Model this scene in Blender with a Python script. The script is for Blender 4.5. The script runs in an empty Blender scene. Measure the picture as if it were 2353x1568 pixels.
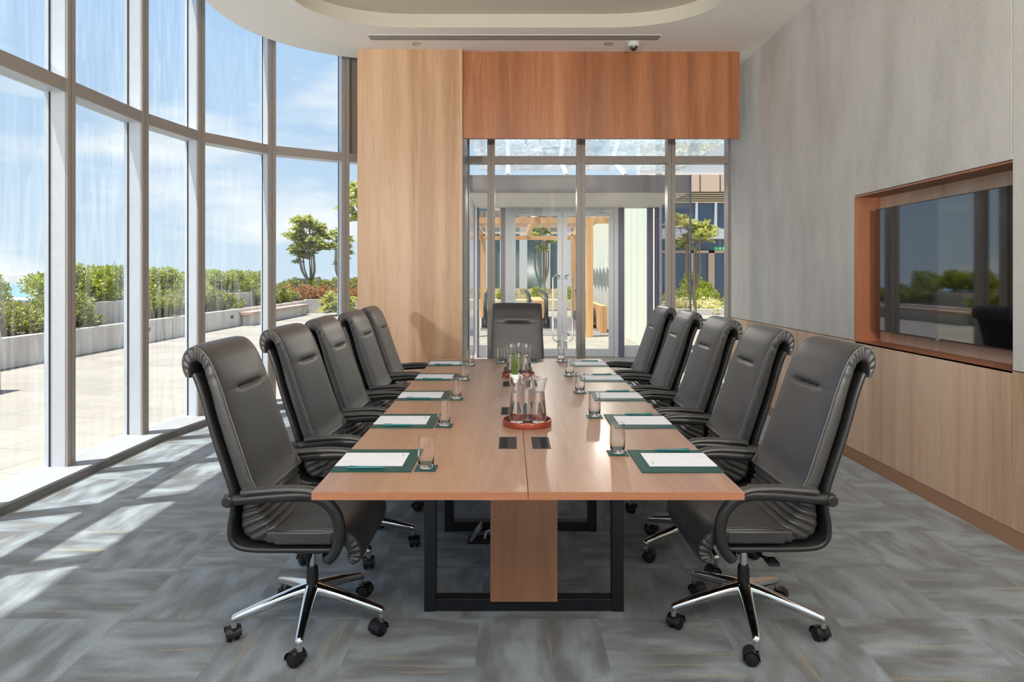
import bpy, math, random
from mathutils import Vector, Matrix
from mathutils.geometry import tessellate_polygon
random.seed(7)
PI = math.pi
R = math.radians
SC = bpy.context.scene
COL = SC.collection

# ---------------------------------------------------------------- materials
def srgb(r, g, b):
    f = lambda c: (c/255/12.92) if c/255 <= .04045 else ((c/255+.055)/1.055)**2.4
    return (f(r), f(g), f(b), 1)

class NT:
    def __init__(s, name):
        s.m = bpy.data.materials.new(name); s.m.use_nodes = True
        s.t = s.m.node_tree; s.n = s.t.nodes; s.l = s.t.links
        s.b = s.n['Principled BSDF']; s.out = s.n['Material Output']
    def node(s, typ, **kw):
        n = s.n.new(typ)
        for k, v in kw.items():
            if k.startswith('i_'):
                key = k[2:]
                key = int(key) if key.isdigit() else key.replace('_', ' ')
                n.inputs[key].default_value = v
            else: setattr(n, k, v)
        return n
    def link(s, a, b): s.l.new(a, b)
    def co(s, scale=(1, 1, 1), rot=(0, 0, 0), loc=(0, 0, 0)):
        tc = s.node('ShaderNodeTexCoord'); mp = s.node('ShaderNodeMapping')
        mp.inputs['Scale'].default_value = scale; mp.inputs['Rotation'].default_value = rot
        mp.inputs['Location'].default_value = loc
        s.link(tc.outputs['Object'], mp.inputs['Vector']); return mp.outputs[0]
    def noise(s, vec, scale=5, detail=3, rough=.5, dist=0):
        n = s.node('ShaderNodeTexNoise'); n.inputs['Scale'].default_value = scale
        n.inputs['Detail'].default_value = detail; n.inputs['Roughness'].default_value = rough
        n.inputs['Distortion'].default_value = dist
        s.link(vec, n.inputs['Vector']); return n.outputs['Fac']
    def ramp(s, fac, stops):
        r = s.node('ShaderNodeValToRGB'); e = r.color_ramp.elements
        e[0].position, e[0].color = stops[0][0], stops[0][1]
        e[1].position, e[1].color = stops[-1][0], stops[-1][1]
        for p, c in stops[1:-1]:
            x = e.new(p); x.color = c
        s.link(fac, r.inputs[0]); return r.outputs[0]
    def math(s, op, a, b=None, clamp=False):
        m = s.node('ShaderNodeMath', operation=op); m.use_clamp = clamp
        for i, v in enumerate((a, b)):
            if v is None: continue
            if isinstance(v, (int, float)): m.inputs[i].default_value = v
            else: s.link(v, m.inputs[i])
        return m.outputs[0]
    def mix(s, fac, a, b, mode='MIX'):
        m = s.node('ShaderNodeMix', data_type='RGBA', blend_type=mode)
        for sock, v in ((m.inputs['Factor'], fac), (m.inputs[6], a), (m.inputs[7], b)):
            if isinstance(v, (int, float)): sock.default_value = v
            elif isinstance(v, tuple): sock.default_value = v
            else: s.link(v, sock)
        return m.outputs[2]
    def bump(s, h, strength=.2, dist=.01):
        b = s.node('ShaderNodeBump'); b.inputs['Strength'].default_value = strength
        b.inputs['Distance'].default_value = dist
        s.link(h, b.inputs['Height']); s.link(b.outputs[0], s.b.inputs['Normal'])
    def set(s, **kw):
        for k, v in kw.items():
            k = k.replace('_', ' ')
            if isinstance(v, (int, float, tuple)): s.b.inputs[k].default_value = v
            else: s.link(v, s.b.inputs[k])
        return s

MAT = {}
def simple(name, col, rough=.5, metal=0, **kw):
    t = NT(name); t.set(Base_Color=col, Roughness=rough, Metallic=metal, **kw)
    n = t.noise(t.co((1, 1, 1)), 18, 3)
    t.link(t.mix(.06, col, t.ramp(n, [(.3, (0.6*col[0], .6*col[1], .6*col[2], 1)), (.7, (min(1, 1.3*col[0]), min(1, 1.3*col[1]), min(1, 1.3*col[2]), 1))])), t.b.inputs['Base Color'])
    MAT[name] = t.m; return t

def wood(name, c1, c2, c3, axis='z', rough=.35, strip=.13, coat=0.0):
    t = NT(name)
    st = {'z': (1, 1, .045), 'y': (1, .05, 1), 'x': (.05, 1, 1)}[axis]
    v = t.co(st)
    fine = t.noise(v, 95, 4, .6, .2)
    broad = t.noise(v, 9, 3, .55, .6)
    # broad figure bands
    pv = t.co({'z': (1, 1, .02), 'y': (1, .05, 1), 'x': (.02, 1, 1)}[axis], loc=(3.1, 1.7, .3))
    band = t.noise(pv, 1/strip*.55, 1, .4)
    f = t.math('ADD', t.math('MULTIPLY', fine, .28), t.math('ADD', t.math('MULTIPLY', broad, .42), t.math('MULTIPLY', band, .42)))
    c = t.ramp(f, [(.38, c1), (.55, c2), (.72, c3)])
    t.set(Base_Color=c, Roughness=rough)
    t.b.inputs['Coat Weight'].default_value = coat; t.b.inputs['Coat Roughness'].default_value = .16
    t.bump(fine, .05, .002)
    MAT[name] = t.m
    return t

wood('wood_column', srgb(176, 134, 100), srgb(203, 162, 126), srgb(222, 186, 152), 'z', .38)
wood('wood_bulkhead', srgb(136, 84, 54), srgb(170, 108, 70), srgb(198, 134, 92), 'z', .36)
wood('wood_dado', srgb(186, 152, 124), srgb(214, 180, 152), srgb(230, 202, 176), 'z', .4)
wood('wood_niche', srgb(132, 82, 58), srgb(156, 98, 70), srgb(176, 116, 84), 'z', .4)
wood('wood_table', srgb(128, 95, 75), srgb(151, 116, 93), srgb(169, 134, 109), 'y', .34, .3, .2)
wood('wood_pedestal', srgb(140, 96, 68), srgb(162, 114, 84), srgb(180, 132, 100), 'z', .4, .3)
wood('wood_edge', srgb(146, 94, 66), srgb(166, 110, 78), srgb(178, 122, 90), 'x', .4, .3)
wood('wood_skirting', srgb(156, 116, 92), srgb(170, 130, 104), srgb(182, 142, 116), 'y', .4, .3)
wood('wood_tray', srgb(110, 42, 26), srgb(142, 58, 36), srgb(168, 78, 52), 'x', .3, .05, .5)
wood('wood_pergola', srgb(196, 138, 82), srgb(222, 168, 112), srgb(236, 190, 140), 'z', .5, .2)

# fabric wall panels: woven linen
t = NT('fabric_wall')
a = t.noise(t.co((1, 14, 1)), 60, 3, .7); b = t.noise(t.co((1, 1, 9)), 40, 3, .7)
c = t.noise(t.co((1, 1, .35)), 3.2, 4, .6)
f = t.math('ADD', t.math('MULTIPLY', a, .35), t.math('ADD', t.math('MULTIPLY', b, .3), t.math('MULTIPLY', c, .35)))
t.set(Base_Color=t.ramp(f, [(.36, srgb(178, 174, 168)), (.5, srgb(207, 203, 198)), (.66, srgb(222, 219, 214))]), Roughness=.85)
t.bump(f, .5, .004); MAT['fabric_wall'] = t.m

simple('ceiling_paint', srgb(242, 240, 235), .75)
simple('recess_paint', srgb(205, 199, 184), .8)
simple('frame_white', srgb(198, 203, 210), .38)
simple('frame_taupe', srgb(158, 149, 142), .42)
simple('frame_grey', srgb(132, 130, 128), .4)
simple('door_alu', srgb(168, 170, 174), .38)
simple('ledge_white', srgb(148, 150, 153), .6)
simple('curb_grey', srgb(112, 110, 107), .5)
simple('black_steel', srgb(24, 25, 29), .42)
simple('black_plastic', srgb(22, 22, 24), .42)
simple('dark_gap', srgb(48, 44, 42), .8)
simple('chrome', (.86, .85, .84, 1), .1, 1.0)
simple('satin_steel', (.62, .62, .62, 1), .3, 1.0)
simple('black_gloss', srgb(12, 13, 16), .03, IOR=2.3)
simple('tv_bezel', srgb(20, 20, 22), .3)
simple('paper', srgb(212, 215, 222), .6)
simple('ink', srgb(176, 178, 184), .7)
simple('green_pad', srgb(8, 66, 61), .5)
simple('teal_pen', srgb(0, 104, 110), .25)
simple('white_ceramic', srgb(240, 240, 238), .25)
simple('stem_green', srgb(104, 128, 52), .5)
simple('box_dark', srgb(38, 38, 43), .6)
simple('box_inner', srgb(6, 6, 7), .9)
simple('cam_white', srgb(222, 222, 218), .4)
simple('concrete_white', srgb(198, 192, 182), .8)
simple('concrete_grey', srgb(168, 164, 156), .85)
simple('bench_top', srgb(190, 160, 140), .7)
simple('soil', srgb(70, 56, 44), .9)
simple('fascia_dark', srgb(118, 110, 112), .5)
simple('soffit', srgb(206, 202, 194), .7)
simple('panel_light', srgb(196, 198, 202), .6)
simple('panel_mauve', srgb(92, 88, 104), .5)
simple('cream_wall', srgb(214, 196, 158), .8)
simple('tan_clad', srgb(214, 184, 160), .7)
simple('fluted_white', srgb(208, 212, 200), .7)
simple('far_glass', srgb(84, 108, 112), .12, Specular_IOR_Level=.8)
simple('far_glass_blue', srgb(66, 84, 110), .1, Specular_IOR_Level=.8)
simple('bark', srgb(148, 132, 112), .85)
simple('sign_green', srgb(20, 150, 90), .4)
simple('roof_white', srgb(206, 214, 214), .6)
simple('rubber', srgb(36, 38, 42), .4)
simple('sea_far', srgb(104, 142, 164), .35)
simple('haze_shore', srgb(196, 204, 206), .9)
simple('louvre', srgb(190, 160, 140), .6)

# leather
t = NT('leather')
n1 = t.noise(t.co(), 260, 3, .6); n2 = t.noise(t.co(), 9, 3, .5)
t.set(Base_Color=t.ramp(n2, [(.3, (.022, .0215, .022, 1)), (.7, (.034, .033, .033, 1))]), Roughness=.4)
t.b.inputs['Specular IOR Level'].default_value = .8
t.b.inputs['Sheen Weight'].default_value = .08
t.bump(n1, .12, .0012); MAT['leather'] = t.m
simple('leather_trim', (.02, .02, .021, 1), .34)
simple('leather_pipe', (.14, .13, .125, 1), .4)
simple('crease_shade', (.006, .006, .006, 1), .7)  # near-black colour painting shade inside the headrest crease

# pavers
t = NT('pavers')
br = t.node('ShaderNodeTexBrick'); br.inputs['Scale'].default_value = 1
br.offset = .5; br.inputs['Brick Width'].default_value = 1.2; br.inputs['Row Height'].default_value = .6
br.inputs['Mortar Size'].default_value = .006
br.inputs['Color1'].default_value = srgb(124, 118, 109); br.inputs['Color2'].default_value = srgb(138, 132, 122)
br.inputs['Mortar'].default_value = srgb(96, 92, 86)
t.link(t.co(rot=(0, 0, R(12))), br.inputs['Vector'])
n = t.noise(t.co(), 3, 5, .6)
t.set(Base_Color=t.mix(.16, br.outputs['Color'], t.ramp(n, [(.3, srgb(96, 92, 86)), (.7, srgb(170, 165, 156))])), Roughness=.75)
MAT['pavers'] = t.m

# carpet: quarter-turned tiles with streaked weave
t = NT('carpet')
tc = t.node('ShaderNodeTexCoord'); sx = t.node('ShaderNodeSeparateXYZ'); t.link(tc.outputs['Object'], sx.inputs[0])
X, Y = sx.outputs[0], sx.outputs[1]
T = 0.5
fx = t.math('FLOOR', t.math('DIVIDE', t.math('ADD', X, .13), T)); fy = t.math('FLOOR', t.math('DIVIDE', t.math('ADD', Y, .08), T))
par = t.math('MODULO', t.math('ABSOLUTE', t.math('ADD', fx, fy)), 2)
cx = t.node('ShaderNodeCombineXYZ'); t.link(fx, cx.inputs[0]); t.link(fy, cx.inputs[1])
wn = t.node('ShaderNodeTexWhiteNoise', noise_dimensions='2D'); t.link(cx.outputs[0], wn.inputs['Vector'])
rnd = wn.outputs['Value']
# swap axes on odd tiles
def lerp(a, b, f): return t.math('ADD', t.math('MULTIPLY', a, t.math('SUBTRACT', 1, f)), t.math('MULTIPLY', b, f))
U = lerp(X, Y, par); V = lerp(Y, X, par)
cv = t.node('ShaderNodeCombineXYZ')
t.link(t.math('ADD', t.math('MULTIPLY', U, .9), t.math('MULTIPLY', rnd, 31)), cv.inputs[0])
t.link(t.math('ADD', t.math('MULTIPLY', V, 2.3), t.math('MULTIPLY', rnd, 17)), cv.inputs[1])
patch = t.noise(cv.outputs[0], 3.6, 2.0, .5, .1)
cv2 = t.node('ShaderNodeCombineXYZ')
t.link(t.math('ADD', U, t.math('MULTIPLY', rnd, 11)), cv2.inputs[0])
t.link(t.math('ADD', t.math('MULTIPLY', V, 22), t.math('MULTIPLY', rnd, 5)), cv2.inputs[1])
streak = t.noise(cv2.outputs[0], 1.6, 2, .5)
base = t.ramp(patch, [(.37, srgb(82, 85, 88)), (.46, srgb(104, 111, 116)), (.54, srgb(124, 135, 143)), (.64, srgb(146, 159, 168))])
base = t.mix(t.math('MULTIPLY', rnd, .35), base, srgb(122, 131, 139))
ymask = t.math('MULTIPLY', t.ramp(streak, [(.60, (0, 0, 0, 1)), (.70, (1, 1, 1, 1))]), .42)
base = t.mix(ymask, base, srgb(178, 160, 108))
wv = t.noise(tc.outputs['Object'], 190, 2, .8)
wv2 = t.noise(t.co((1, 1, 1), rot=(0, 0, R(35))), 90, 2, .6)
wf = t.ramp(wv, [(.38, (.42, .42, .42, 1)), (.62, (1.08, 1.08, 1.08, 1))])
base = t.mix(.85, base, wf, 'MULTIPLY')
t.set(Base_Color=base, Roughness=.95); t.b.inputs['Sheen Weight'].default_value = .45
t.b.inputs['Specular IOR Level'].default_value = .15
t.bump(wv, .6, .006); MAT['carpet'] = t.m

# thin window glass: clear, mirror by fresnel, faint rain streak dirt
def pane_mat(name, tint, dirt):
    t = NT(name)
    t.n.remove(t.b)
    tr = t.node('ShaderNodeBsdfTransparent'); tr.inputs[0].default_value = tint
    gl = t.node('ShaderNodeBsdfGlossy'); gl.inputs['Roughness'].default_value = .0
    fr = t.node('ShaderNodeFresnel'); fr.inputs[0].default_value = 1.45
    geo = t.node('ShaderNodeNewGeometry')
    ff = t.math('MULTIPLY', fr.outputs[0], t.math('SUBTRACT', 1, geo.outputs['Backfacing']))
    ff = t.math('MULTIPLY', ff, .9, True)
    mx = t.node('ShaderNodeMixShader'); t.link(ff, mx.inputs[0]); t.link(tr.outputs[0], mx.inputs[1]); t.link(gl.outputs[0], mx.inputs[2])
    last = mx.outputs[0]
    if dirt:
        df = t.node('ShaderNodeBsdfTranslucent'); df.inputs[0].default_value = (.95, .97, 1, 1)
        w = t.noise(t.co((2.2, 2.2, .22), rot=(R(6), R(5), 0)), 7, 4, .62, .9)
        w2 = t.noise(t.co((1, 1, .4)), 1.3, 2, .5)
        fac = t.math('MULTIPLY', t.math('MULTIPLY', t.ramp(w, [(.42, (0, 0, 0, 1)), (.72, (1, 1, 1, 1))]), t.ramp(w2, [(.3, (.2, .2, .2, 1)), (.7, (1, 1, 1, 1))])), dirt)
        m2 = t.node('ShaderNodeMixShader'); t.link(fac, m2.inputs[0]); t.link(last, m2.inputs[1]); t.link(df.outputs[0], m2.inputs[2]); last = m2.outputs[0]
    t.link(last, t.out.inputs['Surface']); MAT[name] = t.m
pane_mat('pane_curtain', (.965, .98, .985, 1), .12)
pane_mat('pane_clear', (.96, .97, .96, 1), 0)
pane_mat('pane_canopy', (.9, .93, .93, 1), .25)
pane_mat('pane_vestibule', (.86, .87, .93, 1), 0)
t = NT('crystal'); t.set(Base_Color=(1, 1, 1, 1), Roughness=0.0, IOR=1.45); t.b.inputs['Transmission Weight'].default_value = 1; MAT['crystal'] = t.m
t = NT('water'); t.set(Base_Color=(1, 1, 1, 1), Roughness=0.0, IOR=1.33); t.b.inputs['Transmission Weight'].default_value = 1; MAT['water'] = t.m

def leafmat(name, c1, c2, c3):
    t = NT(name); t.n.remove(t.b)
    n = t.noise(t.co(), 7, 3, .7)
    c = t.ramp(n, [(.3, c1), (.5, c2), (.7, c3)])
    d = t.node('ShaderNodeBsdfDiffuse'); tl = t.node('ShaderNodeBsdfTranslucent'); g = t.node('ShaderNodeBsdfGlossy'); g.inputs['Roughness'].default_value = .4
    t.link(c, d.inputs[0]); t.link(c, tl.inputs[0])
    m = t.node('ShaderNodeMixShader'); m.inputs[0].default_value = .35; t.link(d.outputs[0], m.inputs[1]); t.link(tl.outputs[0], m.inputs[2])
    m2 = t.node('ShaderNodeMixShader'); m2.inputs[0].default_value = .05; t.link(m.outputs[0], m2.inputs[1]); t.link(g.outputs[0], m2.inputs[2])
    t.link(m2.outputs[0], t.out.inputs['Surface']); MAT[name] = t.m
leafmat('leaf_hedge', srgb(88, 98, 30), srgb(134, 140, 44), srgb(180, 178, 70))
leafmat('leaf_tall', srgb(98, 112, 26), srgb(148, 158, 38), srgb(192, 196, 64))
leafmat('leaf_orange', srgb(128, 104, 50), srgb(176, 118, 62), srgb(150, 146, 70))
leafmat('leaf_flower', srgb(170, 172, 96), srgb(220, 214, 150), srgb(240, 236, 204))
leafmat('leaf_tree', srgb(132, 138, 62), srgb(174, 176, 92), srgb(208, 208, 136))

# ---------------------------------------------------------------- mesh builder
class MB:
    def __init__(s): s.v = []; s.f = []
    def add(s, vs, fs):
        o = len(s.v); s.v += [tuple(v) for v in vs]; s.f += [tuple(i+o for i in f) for f in fs]; return s
    def box(s, x0, x1, y0, y1, z0, z1, rot=None):
        vs = [(x, y, z) for z in (z0, z1) for x, y in ((x0, y0), (x1, y0), (x1, y1), (x0, y1))]
        if rot: vs = [rot @ Vector(v) for v in vs]
        return s.add(vs, [(3, 2, 1, 0), (4, 5, 6, 7), (0, 1, 5, 4), (1, 2, 6, 5), (2, 3, 7, 6), (3, 0, 4, 7)])
    def prism(s, poly, z0, z1):
        n = len(poly)
        area = sum(poly[i][0]*poly[(i+1) % n][1]-poly[(i+1) % n][0]*poly[i][1] for i in range(n))
        if area < 0: poly = poly[::-1]
        return s.add([(x, y, z0) for x, y in poly]+[(x, y, z1) for x, y in poly],
                     [tuple(range(n))[::-1], tuple(range(n, 2*n))]+[(i, (i+1) % n, n+(i+1) % n, n+i) for i in range(n)])
    def rings(s, rings, cap=True, closed=False):
        n = len(rings[0]); m = len(rings); fs = []
        for j in range(m-1 if not closed else m):
            a = j*n; b = ((j+1) % m)*n
            for i in range(n): fs.append((a+i, a+(i+1) % n, b+(i+1) % n, b+i))
        if cap and not closed: fs += [tuple(range(n))[::-1], tuple(range((m-1)*n, m*n))]
        return s.add([p for r in rings for p in r], fs)
    def lathe(s, prof, n=32, c=(0, 0, 0), axis='z', cap=False):
        rs = []
        for r, z in prof:
            ring = []
            for i in range(n):
                a = 2*PI*i/n; x, y = r*math.cos(a), r*math.sin(a)
                ring.append({'z': (c[0]+x, c[1]+y, c[2]+z), 'y': (c[0]+y, c[1]+z, c[2]+x), 'x': (c[0]+z, c[1]+x, c[2]+y)}[axis])
            rs.append(ring)
        return s.rings(rs, cap)
    def cyl(s, r, z0, z1, n=24, c=(0, 0, 0), axis='z'):
        return s.lathe([(r, z0), (r, z1)], n, c, axis, True)
    def tube(s, pts, rad, n=8, cap=True, closed=False):
        pts = [Vector(p) for p in pts]; m = len(pts); rs = []
        if isinstance(rad, (int, float)): rad = [rad]*m
        up = None
        for i, p in enumerate(pts):
            if closed: d = pts[(i+1) % m]-pts[i-1]
            else: d = pts[min(i+1, m-1)]-pts[max(i-1, 0)]
            d.normalize()
            if up is None:
                up = Vector((0, 0, 1)) if abs(d.z) < .9 else Vector((1, 0, 0))
            sd = d.cross(up); sd.normalize(); up = sd.cross(d); up.normalize()
            r = rad[i]; ra, rb = r if isinstance(r, tuple) else (r, r)
            rs.append([p+sd*ra*math.cos(2*PI*k/n)+up*rb*math.sin(2*PI*k/n) for k in range(n)])
        return s.rings(rs, cap, closed)
    def mesh(s, name, mat, smooth=True, ang=35):
        me = bpy.data.meshes.new(name); me.from_pydata(s.v, [], s.f); me.validate(); me.update()
        me.materials.append(MAT[mat])
        if smooth:
            for p in me.polygons: p.use_smooth = True
            me.set_sharp_from_angle(angle=R(ang))
        return me
    def build(s, name, mat, parent=None, smooth=True, ang=35, bevel=0, loc=None, segs=2):
        o = bpy.data.objects.new(name, s.mesh(name, mat, smooth, ang)); COL.objects.link(o)
        if parent: o.parent = parent
        if loc: o.location = loc
        if bevel:
            b = o.modifiers.new('Bevel', 'BEVEL'); b.width = bevel; b.segments = segs; b.limit_method = 'ANGLE'; b.angle_limit = R(40)
        return o

def tag(o, label=None, cat=None, group=None, kind=None):
    if label: o['label'] = label
    if cat: o['category'] = cat
    if group: o['group'] = group
    if kind: o['kind'] = kind
    return o
def empty(name, loc=(0, 0, 0), rz=0, **kw):
    o = bpy.data.objects.new(name, None); COL.objects.link(o); o.location = loc; o.rotation_euler = (0, 0, rz)
    o.empty_display_size = .1
    return tag(o, **kw)
def copy_tree(o, parent=None):
    kids = [c for c in ALLKIDS(o)]
    c = o.copy(); COL.objects.link(c); c.parent = parent
    for k in kids: copy_tree(k, c)
    return c
def ALLKIDS(o): return [x for x in bpy.data.objects if x.parent == o]
def struct(o, label=None, cat=None):
    o['kind'] = 'structure'
    if label: o['label'] = label
    if cat: o['category'] = cat
    return o
def cr(pts, n):
    """catmull-rom through tuples, n samples"""
    m = len(pts); out = []
    for k in range(n):
        u = k/(n-1)*(m-1); i = min(int(u), m-2); f = u-i
        p0, p1, p2, p3 = pts[max(i-1, 0)], pts[i], pts[i+1], pts[min(i+2, m-1)]
        out.append(tuple(.5*((2*b)+(-a+c)*f+(2*a-5*b+4*c-d)*f*f+(-a+3*b-3*c+d)*f**3) for a, b, c, d in zip(p0, p1, p2, p3)))
    return out
F0 = 1590.0
def P(px, py, y): return ((px-1172)*y/F0, y, 1.45-(py-633)*y/F0)

# ---------------------------------------------------------------- camera
cam = bpy.data.cameras.new('camera'); co = bpy.data.objects.new('camera', cam); COL.objects.link(co)
co.location = (0, 0, 1.45); co.rotation_euler = (PI/2, 0, 0)
cam.sensor_width = 36; cam.lens = 36*F0/2353
cam.shift_x = (1176.5-1172)/2353; cam.shift_y = -(784-633)/2353
cam.clip_end = 5000; cam.clip_start = .05
SC.camera = co

# ---------------------------------------------------------------- world and lights
w = bpy.data.worlds.new('world'); SC.world = w; w.use_nodes = True
nt = w.node_tree; N = nt.nodes; L = nt.links
bg = N['Background']
tcw = N.new('ShaderNodeTexCoord'); sp = N.new('ShaderNodeSeparateXYZ'); L.new(tcw.outputs['Generated'], sp.inputs[0])
rp = N.new('ShaderNodeValToRGB'); L.new(sp.outputs[2], rp.inputs[0])
e = rp.color_ramp.elements
e[0].position = 0.0; e[0].color = srgb(188, 205, 217)
e[1].position = .9; e[1].color = srgb(112, 152, 206)
x_ = e.new(.18); x_.color = srgb(168, 193, 217)
x_ = e.new(.45); x_.color = srgb(152, 183, 218)
mp = N.new('ShaderNodeMapping'); mp.inputs['Scale'].default_value = (1, 1, 4.2); mp.inputs['Location'].default_value = (.3, .1, .2)
L.new(tcw.outputs['Generated'], mp.inputs[0])
nz = N.new('ShaderNodeTexNoise'); nz.inputs['Scale'].default_value = 3.1; nz.inputs['Detail'].default_value = 7; nz.inputs['Roughness'].default_value = .56
L.new(mp.outputs[0], nz.inputs['Vector'])
cr_ = N.new('ShaderNodeValToRGB'); L.new(nz.outputs['Fac'], cr_.inputs[0])
cr_.color_ramp.elements[0].position = .5; cr_.color_ramp.elements[0].color = (0, 0, 0, 1)
cr_.color_ramp.elements[1].position = .68; cr_.color_ramp.elements[1].color = (.75, .75, .75, 1)
mx = N.new('ShaderNodeMix'); mx.data_type = 'RGBA'
L.new(cr_.outputs[0], mx.inputs['Factor']); L.new(rp.outputs[0], mx.inputs[6]); mx.inputs[7].default_value = srgb(232, 232, 230)
L.new(mx.outputs[2], bg.inputs['Color']); bg.inputs['Strength'].default_value = .8

sun = bpy.data.lights.new('sun', 'SUN'); sun.energy = 7.0; sun.angle = R(.6); sun.color = (1, .95, .87)
so = bpy.data.objects.new('sun', sun); COL.objects.link(so)
so.rotation_euler = Vector((.268, .119, -1)).to_track_quat('-Z', 'Y').to_euler()
def area(name, loc, size, power, col=(1, .93, .84), rot=(0, 0, 0), sy=None, spread=180):
    l = bpy.data.lights.new(name, 'AREA'); l.energy = power; l.color = col; l.size = size; l.spread = R(spread)
    if sy: l.shape = 'RECTANGLE'; l.size_y = sy
    o = bpy.data.objects.new(name, l); COL.objects.link(o); o.location = loc; o.rotation_euler = rot; return o

SC.view_settings.view_transform = 'Standard'; SC.view_settings.look = 'None'
SC.view_settings.exposure = 0.8; SC.view_settings.gamma = 1.0; SC.view_settings.use_curve_mapping = False

# ---------------------------------------------------------------- room shell
ZC = 3.9; XW = 2.69
WP = [(-3.19, -2.9), (-3.19, -1.91), (-3.19, -.92), (-3.19, .07), (-3.19, 1.06), (-3.19, 2.05), (-3.19, 3.04), (-3.19, 4.03), (-3.18, 5.02),
      (-3.165, 6.01), (-3.03, 6.80), (-2.585, 7.52), (-1.90, 8.0), (-1.2, 8.32), (-.56, 8.5)]
WP = [Vector(p) for p in WP]
def nrm(i):
    d = Vector((0, 0))
    if i > 0: d += (WP[i]-WP[i-1]).normalized()
    if i < len(WP)-1: d += (WP[i+1]-WP[i]).normalized()
    d.normalize(); return Vector((-d.y, d.x)), d      # outward normal (left of travel), tangent
def off(i, k):
    n, d = nrm(i); return WP[i]+n*k

# floor
b = MB()
poly = [tuple(off(i, .05)) for i in range(len(WP))]+[(2.9, 8.52), (2.9, -3.2), (-3.2, -3.2)]
b.prism(poly, -.08, 0); struct(b.build('floor', 'carpet', smooth=False), 'grey blue patterned carpet tile floor of the meeting room', 'floor')
# sill ledge and curb along glazing
b = MB(); c_ = MB()
inner = [off(i, -.14) for i in range(len(WP))]; outer = [off(i, .2) for i in range(len(WP))]
for i in range(len(WP)-1):
    b.prism([tuple(inner[i]), tuple(inner[i+1]), tuple(outer[i+1]), tuple(outer[i])], .055, .072)
    i2 = [off(j, -.132) for j in (i, i+1)]
    c_.prism([tuple(i2[0]), tuple(i2[1]), tuple(outer[i+1]), tuple(outer[i])], 0.0, .055)
led = empty('trim_sill'); struct(led, 'white sill ledge on low grey kerb under the curved glazing', 'window sill')
b.build('ledge', 'ledge_white', led, smooth=False); c_.build('kerb', 'curb_grey', led, smooth=False)

ZT0, ZT1, ZH = 2.77, 2.866, 4.62
for i in range(len(WP)-1):
    n0, t0 = nrm(i); n1, t1 = nrm(i+1)
    we = empty('window_%d' % (i+1)); struct(we, 'tall bay %d of the curved glazing counted from behind the viewer' % (i+1), 'window')
    # mullion at i+1 end
    def mull(k, nm):
        n, d = nrm(k); p = WP[k]
        fin = [p+d*-.045+n*.012, p+d*.045+n*.012, p+d*.045+n*.17, p+d*-.045+n*.17]
        cap = [p+d*-.043, p+d*.043, p+d*.043+n*.012, p+d*-.043+n*.012]
        m = MB().prism([tuple(q) for q in fin], .07, 5.2).build('mullion', 'frame_white', we, smooth=False)
        c1 = [p+d*-.045-n*.0, p+d*-.006, p+d*-.006+n*.02, p+d*-.045+n*.02]
        c2 = [p+d*.006, p+d*.045, p+d*.045+n*.02, p+d*.006+n*.02]
        m2 = MB().prism([tuple(q) for q in c1], .07, 5.2).prism([tuple(q) for q in c2], .07, 5.2)
        m2.prism([tuple(q) for q in (p-d*.006+n*.008, p+d*.006+n*.008, p+d*.006+n*.02, p-d*.006+n*.02)], .07, 5.2)
        m2.build('mullion_cap', 'frame_taupe', m, smooth=False)
    if i == 0: mull(0, '')
    mull(i+1, '')
    a0, a1 = WP[i]+t0*.045, WP[i+1]-t1*.045
    q = lambda a, n, k: tuple(a+n*k)
    def bar(z0, z1, k0, k1, name, mat):
        return MB().prism([q(a0, n0, k0), q(a1, n1, k0), q(a1, n1, k1), q(a0, n0, k1)], z0, z1).build(name, mat, we, smooth=False)
    tr = bar(ZT0, ZT1, .004, .02, 'transom_face', 'frame_taupe')
    bar(ZT0, ZT1, .02, .17, 'transom', 'frame_white')
    bar(ZH, ZH+.58, .02, .2, 'head', 'frame_white')
    spand = i in (12, 13)
    bar(.0725, ZT0, .135, .141, 'pane', 'pane_curtain')
    if spand: bar(ZT1, ZH, .10, .141, 'spandrel_panel', 'frame_taupe')
    else: bar(ZT1, ZH, .135, .141, 'pane', 'pane_curtain')
    # black gasket lines
    g = MB()
    for (a, n, s_) in ((a0, n0, 1), (a1, n1, -1)):
        t_ = (t0 if s_ > 0 else t1)*s_
        g.prism([q(a, n, .125), tuple(a+n*.125+t_*.006), tuple(a+n*.134+t_*.006), q(a, n, .134)], .073, ZH)
    g.build('gasket', 'black_plastic', we, smooth=False)

# roof over everything
b = MB(); b.prism([tuple(off(i, .35)) for i in range(len(WP))]+[(2.95, 8.6), (2.95, -3.6), (-3.6, -3.6)], 5.2, 5.4)
struct(b.build('trim_roof', 'ceiling_paint', smooth=False), 'flat roof slab above the glazing', 'roof')

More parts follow.
